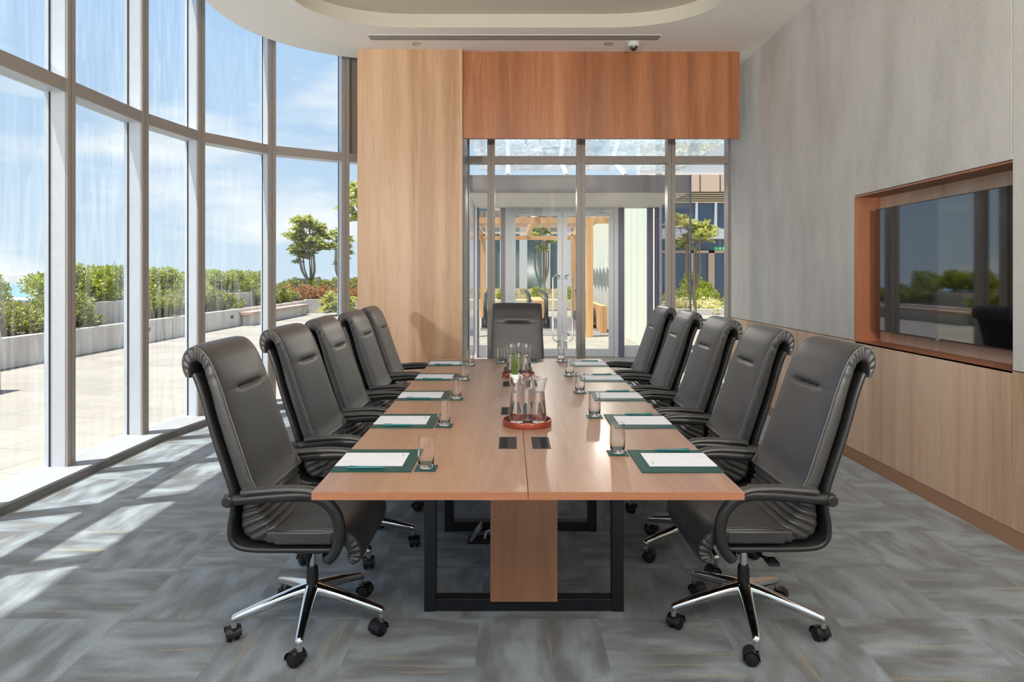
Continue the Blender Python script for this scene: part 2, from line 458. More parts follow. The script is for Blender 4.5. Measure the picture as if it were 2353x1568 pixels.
# ceiling with curved edge and rounded recess
edge = [(-2.66, -3.3), (-2.66, 4.6), (-2.69, 5.6), (-2.715, 6.15), (-2.70, 6.57), (-2.61, 6.95), (-2.41, 7.30), (-2.17, 7.55), (-1.91, 7.72), (-1.66, 7.82), (-1.3, 7.93), (-.9, 8.1), (-.56, 8.45)]
ed = [edge[0]]+[tuple(p) for p in cr([tuple(p) for p in edge[1:]], 48)]
outer_ = ed+[(2.9, 8.6), (2.9, -3.3)]
def recess_poly(grow=0.0, n=14):
    x1 = 1.93+grow; y0, y1 = 1.3-grow, 6.84+grow; rx, ry = 1.0+grow, .82+grow
    pts = []
    ex = 2/2.15
    for (cx_, cy_, a0) in ((x1-rx, y1-ry, 0), (-x1+rx, y1-ry, 90), (-x1+rx, y0+ry, 180), (x1-rx, y0+ry, 270)):
        for k in range(n+1):
            a = R(a0+90*k/n); ca, sa = math.cos(a), math.sin(a)
            pts.append((cx_+rx*math.copysign(abs(ca)**ex, ca), cy_+ry*math.copysign(abs(sa)**ex, sa)))
    return pts
hole = recess_poly()
def plate(outerp, holep, z, flip=False):
    o3 = [Vector((x, y, z)) for x, y in outerp]; h3 = [Vector((x, y, z)) for x, y in holep]
    tris = tessellate_polygon([o3, h3]) if holep else tessellate_polygon([o3])
    return [tuple(v) for v in o3+h3], [tuple(t_) for t_ in tris]
vs, fs = plate(outer_, hole, ZC)
b = MB(); b.add(vs, fs); vs2, fs2 = plate(outer_, hole, ZC+.24); b.add(vs2, fs2)
n_ = len(outer_)
b.add([(x, y, z) for z in (ZC, ZC+.24) for x, y in outer_], [(i, (i+1) % n_, n_+(i+1) % n_, n_+i) for i in range(n_)])
cl = struct(b.build('ceiling', 'ceiling_paint', smooth=False), 'white ceiling with curved edge and oval recess', 'ceiling')
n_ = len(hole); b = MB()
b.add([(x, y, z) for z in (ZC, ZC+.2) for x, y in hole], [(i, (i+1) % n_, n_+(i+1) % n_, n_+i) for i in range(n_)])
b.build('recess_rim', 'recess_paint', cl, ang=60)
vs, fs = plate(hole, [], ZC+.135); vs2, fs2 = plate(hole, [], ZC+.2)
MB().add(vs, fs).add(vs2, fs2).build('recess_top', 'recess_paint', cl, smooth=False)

# linear diffuser in ceiling
ld = empty('linear_diffuser', (.04, 7.12, ZC), label='long slotted air diffuser in the ceiling in front of the wood wall', cat='air vent')
MB().box(-1.49, 1.5, -.075, .075, -.004, .003).build('frame', 'ceiling_paint', ld, smooth=False)
for k in range(4):
    y = -.056+k*.036
    MB().box(-1.485, 1.495, y-.006, y+.006, -.0065, -.0035).build('slot', 'dark_gap', ld, smooth=False)
for X_, nm in ((-.99, 'left'), (1.04, 'right')):
    d = empty('downlight', (X_, 7.31, ZC), label='small round ceiling downlight near the %s end of the air diffuser' % nm, cat='downlight', group='ceiling downlights')
    MB().lathe([(.048, -.001), (.048, -.006), (.036, -.008), (.03, .0), (.03, .002)], 24).build('trim_ring', 'satin_steel', d)
    MB().cyl(.03, -.0035, -.001, 20).build('lens', 'paper', d)
dc = empty('dome_camera', (1.30, 7.28, ZC), label='small white dome security camera on the ceiling', cat='camera')
MB().lathe([(.0, -.0), (.062, -.0), (.062, -.028), (.05, -.045), (.0, -.045)], 28).build('housing', 'cam_white', dc)
MB().lathe([(.042, -.045), (.04, -.06), (.03, -.078), (.015, -.087), (.0, -.09)], 24).build('dome', 'black_gloss', dc)

# wood column and bulkhead
b = MB().box(-1.653, -.518, 7.49, 8.49, 0, ZC); struct(b.build('wall_column', 'wood_column', smooth=False), 'full height light wood clad pier beside the glazing', 'wall')
b = MB().box(-.518, 2.51, 7.57, 7.63, 2.95, ZC); struct(b.build('wall_bulkhead', 'wood_bulkhead', smooth=False), 'reddish wood bulkhead above the glass entrance wall', 'wall')
MB().box(-.5175, -.512, 7.58, 8.44, 0, 2.95).build('reveal_panel', 'frame_grey', bpy.data.objects['wall_column'], smooth=False)

# right wall
wr = empty('wall_right'); struct(wr, 'right wall with grey fabric panels over pale wood dado', 'wall')
MB().box(2.912, 3.1, -3.3, 8.58, 0, ZC).build('backing', 'dark_gap', wr, smooth=False)
MB().box(2.712, 2.912, 5.41, 8.56, 0, ZC).build('backing', 'dark_gap', wr, smooth=False)
MB().box(2.712, 2.912, -3.3, 3.70, 0, ZC).build('backing', 'dark_gap', wr, smooth=False)
MB().box(2.712, 2.912, 3.70, 5.41, 0, .925).build('backing', 'dark_gap', wr, smooth=False)
MB().box(2.712, 2.912, 3.70, 5.41, 2.09, ZC).build('backing', 'dark_gap', wr, smooth=False)
ZD = .937
G = .002
for (ya, yb, z0) in ((7.5, 8.575, ZD), (6.46, 7.5, ZD), (5.407, 6.46, ZD), (4.555, 5.407, 2.068), (3.706, 4.555, 2.068), (2.6, 3.706, ZD), (1.5, 2.6, ZD), (.4, 1.5, ZD), (-.7, .4, ZD), (-1.8, -.7, ZD), (-3.3, -1.8, ZD)):
    MB().box(XW, XW+.022, ya+G, yb-G, z0+.004, ZC).build('fabric_panel', 'fabric_wall', wr, smooth=False, bevel=.003)
for (ya, yb) in ((6.46, 8.575), (4.555, 6.46), (3.706, 4.555), (2.6, 3.706), (1.5, 2.6), (.4, 1.5), (-.7, .4), (-3.3, -.7)):
    MB().box(XW, XW+.022, ya+G*.7, yb-G*.7, .092, ZD-.001).build('dado_panel', 'wood_dado', wr, smooth=False)
sk = MB().box(XW-.006, XW+.022, -3.3, 8.575, 0, .088); struct(sk.build('baseboard_right', 'wood_skirting', smooth=False), 'brown wood skirting along the right wall', 'skirting')
# niche
nc = empty('trim_niche'); struct(nc, 'recessed wood lined niche behind the television', 'wall niche')
MB().box(2.885, 2.911, 3.707, 5.406, ZD, 2.066).build('niche_back', 'wood_dado', nc, smooth=False)
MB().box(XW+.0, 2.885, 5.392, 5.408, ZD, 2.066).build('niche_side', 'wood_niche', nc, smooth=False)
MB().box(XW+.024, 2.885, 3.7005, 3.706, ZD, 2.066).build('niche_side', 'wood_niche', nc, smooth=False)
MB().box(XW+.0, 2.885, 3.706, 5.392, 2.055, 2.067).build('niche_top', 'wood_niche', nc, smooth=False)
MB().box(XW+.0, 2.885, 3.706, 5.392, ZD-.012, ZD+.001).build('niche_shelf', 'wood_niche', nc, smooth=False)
# television
tv = empty('television', (2.79, 4.51, 1.49), label='large black flat television mounted in the wood niche', cat='television')
MB().box(.0, .045, -.765, .77, -.462, .462).build('casing', 'tv_bezel', tv, smooth=False, bevel=.004)
MB().box(-.003, .0, -.758, .763, -.452, .456).build('screen', 'black_gloss', tv, smooth=False)
MB().box(-.004, -.001, -.02, .02, -.4615, -.4555).build('badge', 'satin_steel', tv, smooth=False)
MB().box(.045, .095, -.25, .25, -.2, .2).build('wall_bracket', 'black_steel', tv, smooth=False)

# unseen wall behind the camera, glazing added for soft frontal fill daylight
wb = empty('wall_back'); struct(wb, 'unseen wall behind the viewer, glazed to add fill daylight', 'wall')
for x in (-3.1, -1.65, -.2, 1.25, 2.65): MB().box(x-.05, x+.05, -3.4, -3.2, 0, 5.2).build('mullion', 'frame_white', wb, smooth=False)
MB().box(-3.2, 2.7, -3.38, -3.22, 4.0, 5.2).build('head', 'frame_white', wb, smooth=False)
MB().box(-3.2, 2.7, -3.31, -3.3, .07, 4.0).build('pane', 'pane_clear', wb, smooth=False)

# ---------------------------------------------------------------- glass entrance wall
gw = empty('window_15', (0, 8.5, 0)); struct(gw, 'grey framed glass entrance wall under the bulkhead', 'window')
for (x0, x1) in ((-.518, -.5), (-.278, -.187), (.818, .92), (1.925, 2.02), (2.66, 2.69)):
    m = MB().box(x0, (x0+x1)/2-.003, -.05, .1, 0, ZC).box((x0+x1)/2+.003, x1, -.05, .1, 0, ZC).box((x0+x1)/2-.004, (x0+x1)/2+.004, -.04, .1, 0, ZC)
    m.build('mullion', 'frame_taupe', gw, smooth=False)
for (x0, x1) in ((-.5, -.278), (-.187, .818), (.92, 1.925), (2.02, 2.66)):
    MB().box(x0, x1, -.045, .095, 2.824, 2.909).build('transom', 'frame_taupe', gw, smooth=False)
    MB().box(x0, x1, -.045, .095, .0, .08).build('sill', 'frame_grey', gw, smooth=False)
    MB().box(x0, x1, .02, .028, .08, 2.824).build('pane', 'pane_clear', gw, smooth=False)
    MB().box(x0, x1, .02, .028, 2.909, ZC).build('pane', 'pane_clear', gw, smooth=False)

# ---------------------------------------------------------------- vestibule outside the entrance wall
vs_ = empty('glass_vestibule', (0, 0, 0), label='glass entrance lobby with dark fascia beyond the far glazed wall', cat='vestibule')
MB().box(-.62, 2.62, 10.0, 10.06, 2.65, 2.9).build('fascia', 'fascia_dark', vs_, smooth=False)
MB().box(-.6, 2.6, 10.06, 12.4, 2.65, 2.72).build('soffit', 'soffit', vs_, smooth=False)
MB().box(-.735, -.585, 12.2, 12.4, 0, 2.65).build('pier', 'panel_light', vs_, smooth=False)
MB().box(-.61, -.6, 10.0, 12.2, .1, 2.65).build('side_pane', 'pane_vestibule', vs_, smooth=False)
MB().box(2.6, 2.61, 10.0, 12.2, .1, 2.65).build('side_pane', 'pane_vestibule', vs_, smooth=False)
MB().box(2.58, 2.63, 12.2, 12.36, 0, 2.65).build('corner_post', 'panel_mauve', vs_, smooth=False)
MB().box(2.592, 2.618, 9.985, 10.0, 0, 2.9).build('pane_edge', 'panel_mauve', vs_, smooth=False)
for (px0, px1, mat) in ((1097, 1101, 'fascia_dark'), (1151, 1161, 'fascia_dark'), (1161, 1174, 'door_alu'), (1411, 1420, 'door_alu'), (1420, 1434, 'panel_mauve'), (1488, 1500, 'panel_mauve')):
    x0, x1 = (px0-1172)*12.3/F0, (px1-1172)*12.3/F0
    MB().box(x0, x1, 12.27, 12.37, 0, 2.65).build('post', mat, vs_, smooth=False)
for (px0, px1) in ((1101, 1151), (1434, 1488)):
    x0, x1 = (px0-1172)*12.3/F0, (px1-1172)*12.3/F0
    MB().box(x0, x1, 12.27, 12.37, 0, .2).build('sill', 'door_alu', vs_, smooth=False)
    MB().box(x0, x1, 12.32, 12.326, .2, 2.65).build('pane', 'pane_clear', vs_, smooth=False)
MB().box((1174-1172)*12.3/F0, (1411-1172)*12.3/F0, 12.27, 12.37, 2.60, 2.65).build('door_head', 'door_alu', vs_, smooth=False)
for X_ in (.44, 1.41): MB().lathe([(0, -.004), (.09, -.006), (.1, 0)], 20, (X_, 10.6, 2.65)).build('recessed_lamp', 'satin_steel', vs_)
MB().box(-.55, 3.1, 8.75, 12.6, 3.36, 3.375).build('canopy_glass', 'pane_canopy', vs_, smooth=False)
for X_ in (-.03, .83, 1.69): MB().tube([(X_, 10.1, 2.91), (X_, 11.4, 3.35)], .035, 8).build('roof_strut', 'roof_white', vs_)
def leaf_door(px0, px1, hinge, side):
    x0, x1 = (px0-1172)*12.3/F0, (px1-1172)*12.3/F0
    d = empty('glazed_door', (x0, 12.3, 0), label='%s leaf of the double glazed door in the lobby' % side, cat='door', group='lobby double doors')
    w = x1-x0; s = .085
    f = MB().box(0, s, -.02, .025, .01, 2.59).box(w-s, w, -.02, .025, .01, 2.59).box(s, w-s, -.02, .025, 2.5, 2.59).box(s, w-s, -.02, .025, .01, .14)
    f.build('door_frame', 'door_alu', d, smooth=False)
    MB().box(s, w-s, 0, .006, .14, 2.5).build('door_pane', 'pane_clear', d, smooth=False)
    hx = w-.13 if hinge == 'l' else .13
    if hinge == 'l': xs = w-.05; xb = w-.17
    else: xs = .05; xb = .17
    y = -.09; z0, z1 = .28, 1.46
    pts = [(xs, -.02, z0+.02), (xs, y, z0+.02), ((xs+xb)/2, y-.01, z0), (xb, y-.01, z0+.05), (xb, y-.01, z1-.05), ((xs+xb)/2, y-.01, z1), (xs, y, z1-.02), (xs, -.02, z1-.02)]
    MB().tube(pts, .014, 8).build('pull_handle', 'chrome', d)
    cx_ = .12 if hinge == 'l' else w-.12
    MB().box(min(cx_, w-cx_) if hinge == 'l' else w-.36, (.36 if hinge == 'l' else w-.12), -.06, -.02, 2.49, 2.54).box(cx_+(.08 if hinge == 'l' else -.1), cx_+(.1 if hinge == 'l' else -.08), -.06, -.02, 2.54, 2.62).build('door_closer', 'door_alu', d, smooth=False)
leaf_door(1174, 1291.5, 'l', 'left'); leaf_door(1292.5, 1410, 'r', 'right')

# ---------------------------------------------------------------- ground outside, sea
b = MB(); gp = [(-11.2, -25), (-11.2, 45), (45, 45), (45, -25)]
b.prism(gp, -.4, -.085)
tg = struct(b.build('floor_terrace', 'concrete_grey', smooth=False), 'slab of the terrace outside', 'terrace')
b = MB(); b.prism([(-11.2, -25), (-11.2, 45), (45, 45), (45, 8.6), (3.2, 8.6), (-.5, 8.56)]+[tuple(off(i, .2)) for i in range(len(WP)-1, -1, -1)]+[(-3.4, -25)], -.085, -.005)
b2 = struct(b.build('floor_paving', 'pavers', smooth=False), 'sunlit pale stone paving of the terrace', 'terrace')
MB().box(3.2, 45, -25, 8.6, -.085, -.005).build('paving_strip', 'pavers', b2, smooth=False)
s_ = MB().box(-4000, 4000, -500, 4800, -60.5, -60).build('sea', 'sea_far', smooth=False); s_['kind'] = 'structure'; s_['label'] = 'blue grey sea far below the terrace'; s_['category'] = 'sea'
b = MB()
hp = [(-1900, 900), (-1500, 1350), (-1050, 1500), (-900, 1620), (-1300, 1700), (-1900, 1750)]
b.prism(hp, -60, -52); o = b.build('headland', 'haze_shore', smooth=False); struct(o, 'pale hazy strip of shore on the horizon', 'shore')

# planters
def named_box(name, x0, x1, y0, y1, z0, z1, mat, label, cat, group=None, bevel=.01):
    o = MB().box(x0, x1, y0, y1, z0, z1).build(name, mat, smooth=False, bevel=bevel); return tag(o, label, cat, group)
pw = empty('planter_wall', label='long low concrete planter wall along the terrace', cat='planter')
MB().box(-7.95, -7.8, -8, 26.6, 0, .48).build('front_wall', 'concrete_white', pw, smooth=False, bevel=.01)
MB().box(-11.1, -7.95, -8, 26.6, 0, .40).build('soil_bed', 'soil', pw, smooth=False)
MB().prism([(-7.8, 26.45), (-5.9, 26.9), (-5.9, 27.05), (-7.9, 26.6)], 0, .53).build('return_wall', 'concrete_white', pw, smooth=False)
MB().prism([(-7.9, 26.6), (-5.9, 27.05), (-5.9, 33), (-11, 33), (-11, 26.6)], 0, .45).build('soil_bed', 'soil', pw, smooth=False)
for (px, py, yy) in ((532, 729, 19.4), (344, 759, 14.9), (742, 702, None)):
    if yy: MB().box(-7.8, -7.785, yy-.09, yy+.09, .24, .32).build('step_light', 'black_steel', pw, smooth=False)
    else: MB().box(-7.25, -7.05, 26.52, 26.58, .3, .38).build('step_light', 'black_steel', pw, smooth=False)
bn = empty('terrace_bench', (-7.66, 22.8, 0), label='concrete bench with pale top against the planter wall', cat='bench')
MB().box(-.1, .14, -2.75, 2.75, 0, .3).build('base', 'concrete_white', bn, smooth=False)
MB().box(-.13, .2, -2.85, 2.85, .3, .39).build('seat_slab', 'bench_top', bn, smooth=False, bevel=.01)
tk = 'raised concrete planter boxes'
for i, (y0, y1, lb) in enumerate(((8.6, 10.0, 'square concrete planter box nearest the viewer behind the hedge'), (13.9, 15.4, 'square concrete planter box seen through the second window bay'), (18.0, 19.4, 'square concrete planter box seen through the third window bay'), (21.6, 23.1, 'square concrete planter box behind the bench, seen through the fourth bay'))):
    o = empty('planter_box', (-8.6, (y0+y1)/2, .4), label=lb, cat='planter', group=tk); h = (y1-y0)/2
    MB().box(-1.3, 0, -h, h, 0, .49).box(-1.2, -.1, -h+.1, h-.1, .49, .5).build('box', 'concrete_white', o, smooth=False, bevel=.01)
    MB().box(-1.22, -.08, -h+.08, h-.08, .5, .515).build('soil', 'soil', o, smooth=False)
named_box('terrace_pillar', -6.95, -6.4, 8.15, 8.7, -.005, .75, 'concrete_white', 'stubby concrete block standing on the terrace at the far left', 'block')
o = empty('railing', (-11.1, 0, 0), label='glass railing on the terrace edge before the sea', cat='railing')
for y in (8, 10.3, 12.6, 14.9, 17.2, 19.5): MB().box(-.03, .03, y-.03, y+.03, -.1, 1.5).build('railing_post', 'black_steel', o, smooth=False)
MB().box(-.006, .006, 6, 21.8, 0, 1.45).build('railing_pane', 'pane_clear', o, smooth=False)

# foliage
def leafmesh(name, mat, rx, ry, rz, n, ls, seed, shape='dome', asp=.5):
    rnd = random.Random(seed); vs = []; fs = []
    lumps = []
    for _ in range(30):
        a = rnd.uniform(0, 6.28); r = math.sqrt(rnd.random())*.74; top = math.sqrt(max(0, 1-r*r))
        lumps.append((math.cos(a)*r*rx, math.sin(a)*r*ry, rz*rnd.uniform(.25, .86)*top, rnd.uniform(.2, .34)))
    for k in range(n):
        cxl, cyl, czl, rr = rnd.choice(lumps)
        u = Vector((rnd.gauss(0, 1), rnd.gauss(0, 1), rnd.gauss(0, 1))); u.normalize()
        q = rnd.uniform(.6, 1.1)
        p = Vector((cxl+u.x*rx*rr*q, cyl+u.y*ry*rr*q, max(.02, czl+u.z*rz*rr*q*.8)))
        d = (u*.6+Vector((rnd.gauss(0, .7), rnd.gauss(0, .7), rnd.gauss(.1, .6)))).normalized()
        s = d.cross(Vector((rnd.gauss(0, 1), rnd.gauss(0, 1), rnd.gauss(0, 1)))).normalized()
        up = d.cross(s); L_ = ls*rnd.uniform(.7, 1.3); W_ = L_*asp
        o = len(vs)
        vs += [tuple(p), tuple(p+d*L_*.5+s*W_*.5+up*L_*.08), tuple(p+d*L_), tuple(p+d*L_*.5-s*W_*.5+up*L_*.08)]
        fs += [(o, o+1, o+2), (o, o+2, o+3)]
    m = MB(); m.v = vs; m.f = fs
    return m.mesh(name, mat, smooth=False)
HM = [leafmesh('hedge_leaves', 'leaf_hedge', .64, .62, .74, 5200, .07, s) for s in (1, 2)]
TM = [leafmesh('tall_leaves', 'leaf_tall', .7, .8, .78, 5600, .075, s) for s in (3, 4)]
OM = [leafmesh('orange_leaves', 'leaf_orange', .6, .5, .6, 2200, .08, 5)]
FM = [leafmesh('flower_leaves', 'leaf_flower', .8, .5, .62, 2600, .1, 6)]
def stems_mesh(seed, h, r):
    rnd = random.Random(seed); m = MB()
    for k in range(9):
        a = rnd.uniform(0, 6.28); x, y = math.cos(a), math.sin(a)
        m.tube([(x*.05, y*.05, 0), (x*r*.3, y*r*.3, h*.4), (x*r*rnd.uniform(.4, .8), y*r*rnd.uniform(.4, .8), h*rnd.uniform(.7, .9))], [.012, .009, .004], 5)
    return m.mesh('stems', 'bark')
SM = stems_mesh(3, .8, .6)
def bush(name, me, x, y, z, s, rz, label, cat, group):
    o = empty(name, (x, y, z), rz, label=label, cat=cat, group=group)
    o.scale = (s[0], s[1], s[2])
    f = bpy.data.objects.new('foliage', me); COL.objects.link(f); f.parent = o
    g = bpy.data.objects.new('stems', SM); COL.objects.link(g); g.parent = o
    return o
k = 0
for (y, lb) in ((8.7, 'low green hedge shrub far left, nearest the viewer in the planter'), (9.7, 'low green hedge shrub far left behind the nearest one'), (10.7, 'low green hedge shrub at the left edge of the photo'), (11.6, 'low green hedge shrub left of the first mullion'), (12.4, 'low green hedge shrub hidden partly by the first mullion'), (13.2, 'low thin hedge shrub beside the planter box of the second bay'), (16.2, 'low green hedge shrub at left of the third window bay'), (17.1, 'low green hedge shrub before the planter box of the third bay'), (19.3, 'low green hedge shrub at left of the fourth window bay'), (20.3, 'low green hedge shrub before the planter box of the fourth bay'), (23.7, 'low green hedge shrub right of the planter box above the bench'), (24.8, 'low green hedge shrub behind the bench end'), (25.8, 'low green hedge shrub at the corner of planter wall')):
    bush('hedge_shrub', HM[k % 2], -8.45, y, .4, (.95, 1, .84+.1*(k % 3)), k*1.3, lb, 'shrub', 'low shrubs in the long planter'); k += 1
for i, (x, y, z, sz, lb) in enumerate(((-9.3, 9.3, .9, 1, 'tall bright shrub in the nearest planter box'), (-9.9, 12.6, .4, 1.45, 'tall bright shrub showing left of the first mullion'), (-9.2, 14.3, .9, 1, 'tall bright shrub at left in the second bay planter box'), (-9.3, 15.3, .9, .95, 'tall bright shrub at right in the second bay planter box'), (-9.4, 16.9, .4, 1.6, 'tall bright shrub at left of the third bay, above the low hedge'), (-9.3, 18.5, .9, .95, 'tall bright shrub in the third bay planter box'), (-9.4, 20.4, .4, 1.5, 'tall bright shrub at left of the fourth bay'), (-9.3, 22.0, .9, .92, 'tall bright shrub at left in the fourth bay planter box'), (-9.3, 23.1, .9, .9, 'tall bright shrub at right in the fourth bay planter box'), (-9.4, 24.8, .4, 1.5, 'tall shrub behind the fourth mullion'))):
    bush('tall_shrub', TM[i % 2], x, y, z, (1, 1, sz), i*2.1, lb, 'shrub', 'tall bright shrubs behind the planter')
for i in range(5):
    bush('orange_shrub', OM[0], -8.9+i*.72, 27.6+i*.12, .45, (1, 1, 1), i*1.7, ['orange tinted hedge shrub furthest left under the tree', 'orange tinted hedge shrub second from left under the tree', 'orange tinted hedge shrub in the middle of the orange row', 'orange tinted hedge shrub second from the right end', 'orange tinted hedge shrub at the right end beside the mullion'][i], 'shrub', 'orange hedge beyond the bench')
for i in range(5):
    bush('tall_shrub', HM[i % 2], -9.2+i*.85, 29.4, .6, (1, 1, 1.05), i*2.7, ['green hedge shrub at the left foot of the frangipani', 'green hedge shrub right under the large frangipani', 'green hedge shrub between the two frangipanis', 'green hedge shrub under the small frangipani', 'green hedge shrub furthest right behind the orange hedge'][i], 'shrub', 'green hedge under the frangipanis')
# spiky plant near mullion
def rosette(m, c, n, L_, rnd, w=.05, droop=.25):
    for k in range(n):
        a = 2*PI*k/n+rnd.uniform(-.3, .3); el = rnd.uniform(.05, 1.2); l = L_*rnd.uniform(.75, 1.15)
        d = Vector((math.cos(a)*math.cos(el), math.sin(a)*math.cos(el), math.sin(el))); s = Vector((-math.sin(a), math.cos(a), 0))
        p = Vector(c); q1 = p+d*l*.45; q2 = p+d*l+Vector((0, 0, -droop*l)); ww = w*l/.3
        o = len(m.v)
        m.v += [tuple(p), tuple(q1+s*ww), tuple(q2), tuple(q1-s*ww)]; m.f += [(o, o+1, o+2), (o, o+2, o+3)]
m = MB(); rnd = random.Random(4)
for k in range(26): rosette(m, (rnd.uniform(-.4, .4), rnd.uniform(-.4, .4), rnd.uniform(.1, .75)), 14, .45, rnd, .03, .4)
pl = empty('spiky_plant', (-6.2, 25.0, 0), label='bushy spiky green plant on the terrace by the right window mullion', cat='plant')
m.build('foliage', 'leaf_tree', pl, smooth=False); MB().tube([(0, 0, 0), (0, 0, .6)], .04).build('stem', 'bark', pl)
def frangipani(loc, cz, rx, rz, seed, label, n=40, leaf=.36, dx=0):
    """branching trunk that forks to hubs, each carrying leaf rosettes spread over a rounded crown"""
    rnd = random.Random(seed); t_ = empty('frangipani_tree', loc, label=label, cat='tree', group='frangipani trees')
    tr = MB(); lf = MB(); fork = Vector((dx*.3, 0, (cz-rz)*.45))
    tr.tube([(0, 0, 0), fork*.5+Vector((.03, 0, 0)), fork], [.075, .065, .055], 8)
    hubs = []
    for k in range(7):
        a = 2*PI*k/7+rnd.uniform(-.3, .3); r = rx*rnd.uniform(.2, .45)
        h = Vector((dx+math.cos(a)*r, math.sin(a)*r, cz-rz*rnd.uniform(.1, .6))); hubs.append(h)
        m_ = (fork+h)*.5+Vector((math.cos(a)*.12, math.sin(a)*.12, -.12))
        tr.tube([tuple(p) for p in cr([tuple(fork), tuple(m_), tuple(h)], 7)], [.042-.003*q for q in range(7)], 6)
    for k in range(n):
        u = Vector((rnd.gauss(0, 1), rnd.gauss(0, 1), rnd.gauss(.25, 1))).normalized(); q = rnd.uniform(.55, 1)
        p = Vector((dx+u.x*rx*q, u.y*rx*q, cz+u.z*rz*q))
        h = min(hubs, key=lambda v: (v-p).length)
        tr.tube([tuple(h), tuple((h+p)*.5+Vector((0, 0, -.05))), tuple(p)], [.02, .017, .013], 5)
        rosette(lf, p, 16, leaf, rnd, .055, .35); rosette(lf, p+Vector((0, 0, .04)), 8, leaf*.7, rnd, .055, .1)
    tr.build('trunk', 'bark', t_); lf.build('foliage', 'leaf_tree', t_, smooth=False)
    return t_
frangipani((-8.6, 30, .45), 2.52, .9, 1.12, 11, 'large round frangipani tree beyond the bench against the sky', 74, .38, dx=-.2)
frangipani((-7.45, 30.6, .45), 2.3, .6, .85, 19, 'smaller frangipani tree right of the large one, beside the mullion', 24, dx=-.1)
frangipani((-4.5, 22, .0), 3.7, .85, .9, 23, 'frangipani tree glimpsed between last mullion and wood pier', 40)
# ---------------------------------------------------------------- escalators, pergola, building beyond the doors
for i, (xa, xb, lb) in enumerate(((-.66, .51, 'left escalator landing with two handrails seen through lobby doors'), (.97, 2.15, 'right escalator landing with two handrails seen through lobby doors'))):
    es = empty('escalator', ((xa+xb)/2, 18.4, 0), label=lb, cat='escalator', group='escalators beyond the lobby')
    hw = (xb-xa)/2
    MB().box(-hw-.12, hw+.12, -.3, 4.5, -.004, .05).build('landing_plate', 'satin_steel', es, smooth=False)
    for s in (-1, 1):
        arc = [(s*hw, .35-.02, .12)]+[(s*hw, .35-.42*math.sin(a), .52-.42*math.cos(a)) for a in [R(20+k*20) for k in range(8)]]+[(s*hw, .35, .94), (s*hw, 4.2, .94)]
        MB().tube(arc, .045, 8).build('handrail', 'rubber', es)
        MB().box(s*hw-.01, s*hw+.01, .05, 4.2, .1, .9).build('balustrade', 'pane_vestibule', es, smooth=False)
        MB().box(s*hw-.1, s*hw+.1, .1, 4.2, .05, .3).build('skirt', 'black_steel', es, smooth=False)
named_box('timber_barrier', 2.3, 2.45, 17.5, 22, -.005, .68, 'wood_pergola', 'low timber clad barrier beside the right escalator', 'barrier')
named_box('low_timber_wall', .56, .92, 18.6, 21.5, -.005, .78, 'wood_pergola', 'low timber block between the two escalators', 'barrier')
pg = empty('pergola', (0, 0, 0), label='orange timber pergola with frosted roof over the escalators', cat='pergola')
for (x, y) in ((-.95, 16.4), (1.88, 16.4), (-.95, 24), (2.2, 24)): MB().box(x-.08, x+.08, y-.08, y+.08, 0, 2.72).build('post', 'wood_pergola', pg, smooth=False)
for y in (16.4, 24): MB().box(-1.1, 2.35, y-.06, y+.06, 2.68, 2.82).build('beam', 'wood_pergola', pg, smooth=False)
for x in (-1.0, .62, 2.25): MB().box(x-.05, x+.05, 16.3, 24.1, 2.82, 2.96).build('rafter', 'wood_pergola', pg, smooth=False)
for x in (-1.0, .62): MB().box(x+.07, x+1.54, 16.3, 24.1, 2.97, 2.99).build('roof_panel', 'pane_vestibule', pg, smooth=False)
fw = empty('fluted_wall', (2.75, 13.2, 0), label='pale fluted wall running back beside the escalators', cat='wall')
MB().box(.03, .15, 0, 12, 0, 3.4).build('backing', 'concrete_grey', fw, smooth=False)
for k in range(16): MB().prism([(.03, k*.75+.05), (-.1, k*.75+.3), (-.1, k*.75+.6), (.03, k*.75+.7)], .0, 3.4).build('flute', 'fluted_white', fw, smooth=False)
fb = empty('courtyard_building', (0, 31, 0), label='cream building with tall curtained glass across the courtyard behind the pergola', cat='building')
MB().box(-3, 3.5, 0, .5, 0, .85).build('base_wall', 'cream_wall', fb, smooth=False)
MB().box(-3, 3.5, .1, .5, .85, 3.3).build('glazing', 'far_glass', fb, smooth=False)
for x in (-2, -1.0, -.35, .62, 1.65, 2.6): MB().box(x-.2 if x > 0 else x-.1, x+.15, -.03, .12, .85, 3.3).build('mullion', 'panel_light', fb, smooth=False)
MB().box(-3, 3.5, 0, .5, 3.3, 5.5).build('upper_wall', 'tan_clad', fb, smooth=False)
for x in (-2.4, -1.2, 0, 1.2, 2.4): MB().box(x-.45, x+.45, -.02, .05, 3.9, 4.8).build('window', 'far_glass', fb, smooth=False)
for i in range(4): bush('courtyard_shrub', TM[i % 2], -1.5+i*1.35, 30.0, .35, (.85, .5, .75), i, ['courtyard shrub behind the left lobby glass', 'courtyard shrub seen through the left door leaf', 'courtyard shrub behind the door centre stiles', 'courtyard shrub seen through the right door leaf'][i], 'shrub', 'shrubs before the courtyard building')
named_box('courtyard_planter', -2.6, 3.2, 29.5, 30.5, -.005, .4, 'cream_wall', 'long cream planter holding the courtyard shrubs', 'planter')
frangipani((1.4, 28.5, .0), 2.9, .65, .5, 31, 'slim frangipani before the courtyard building, seen through the doors', 14)

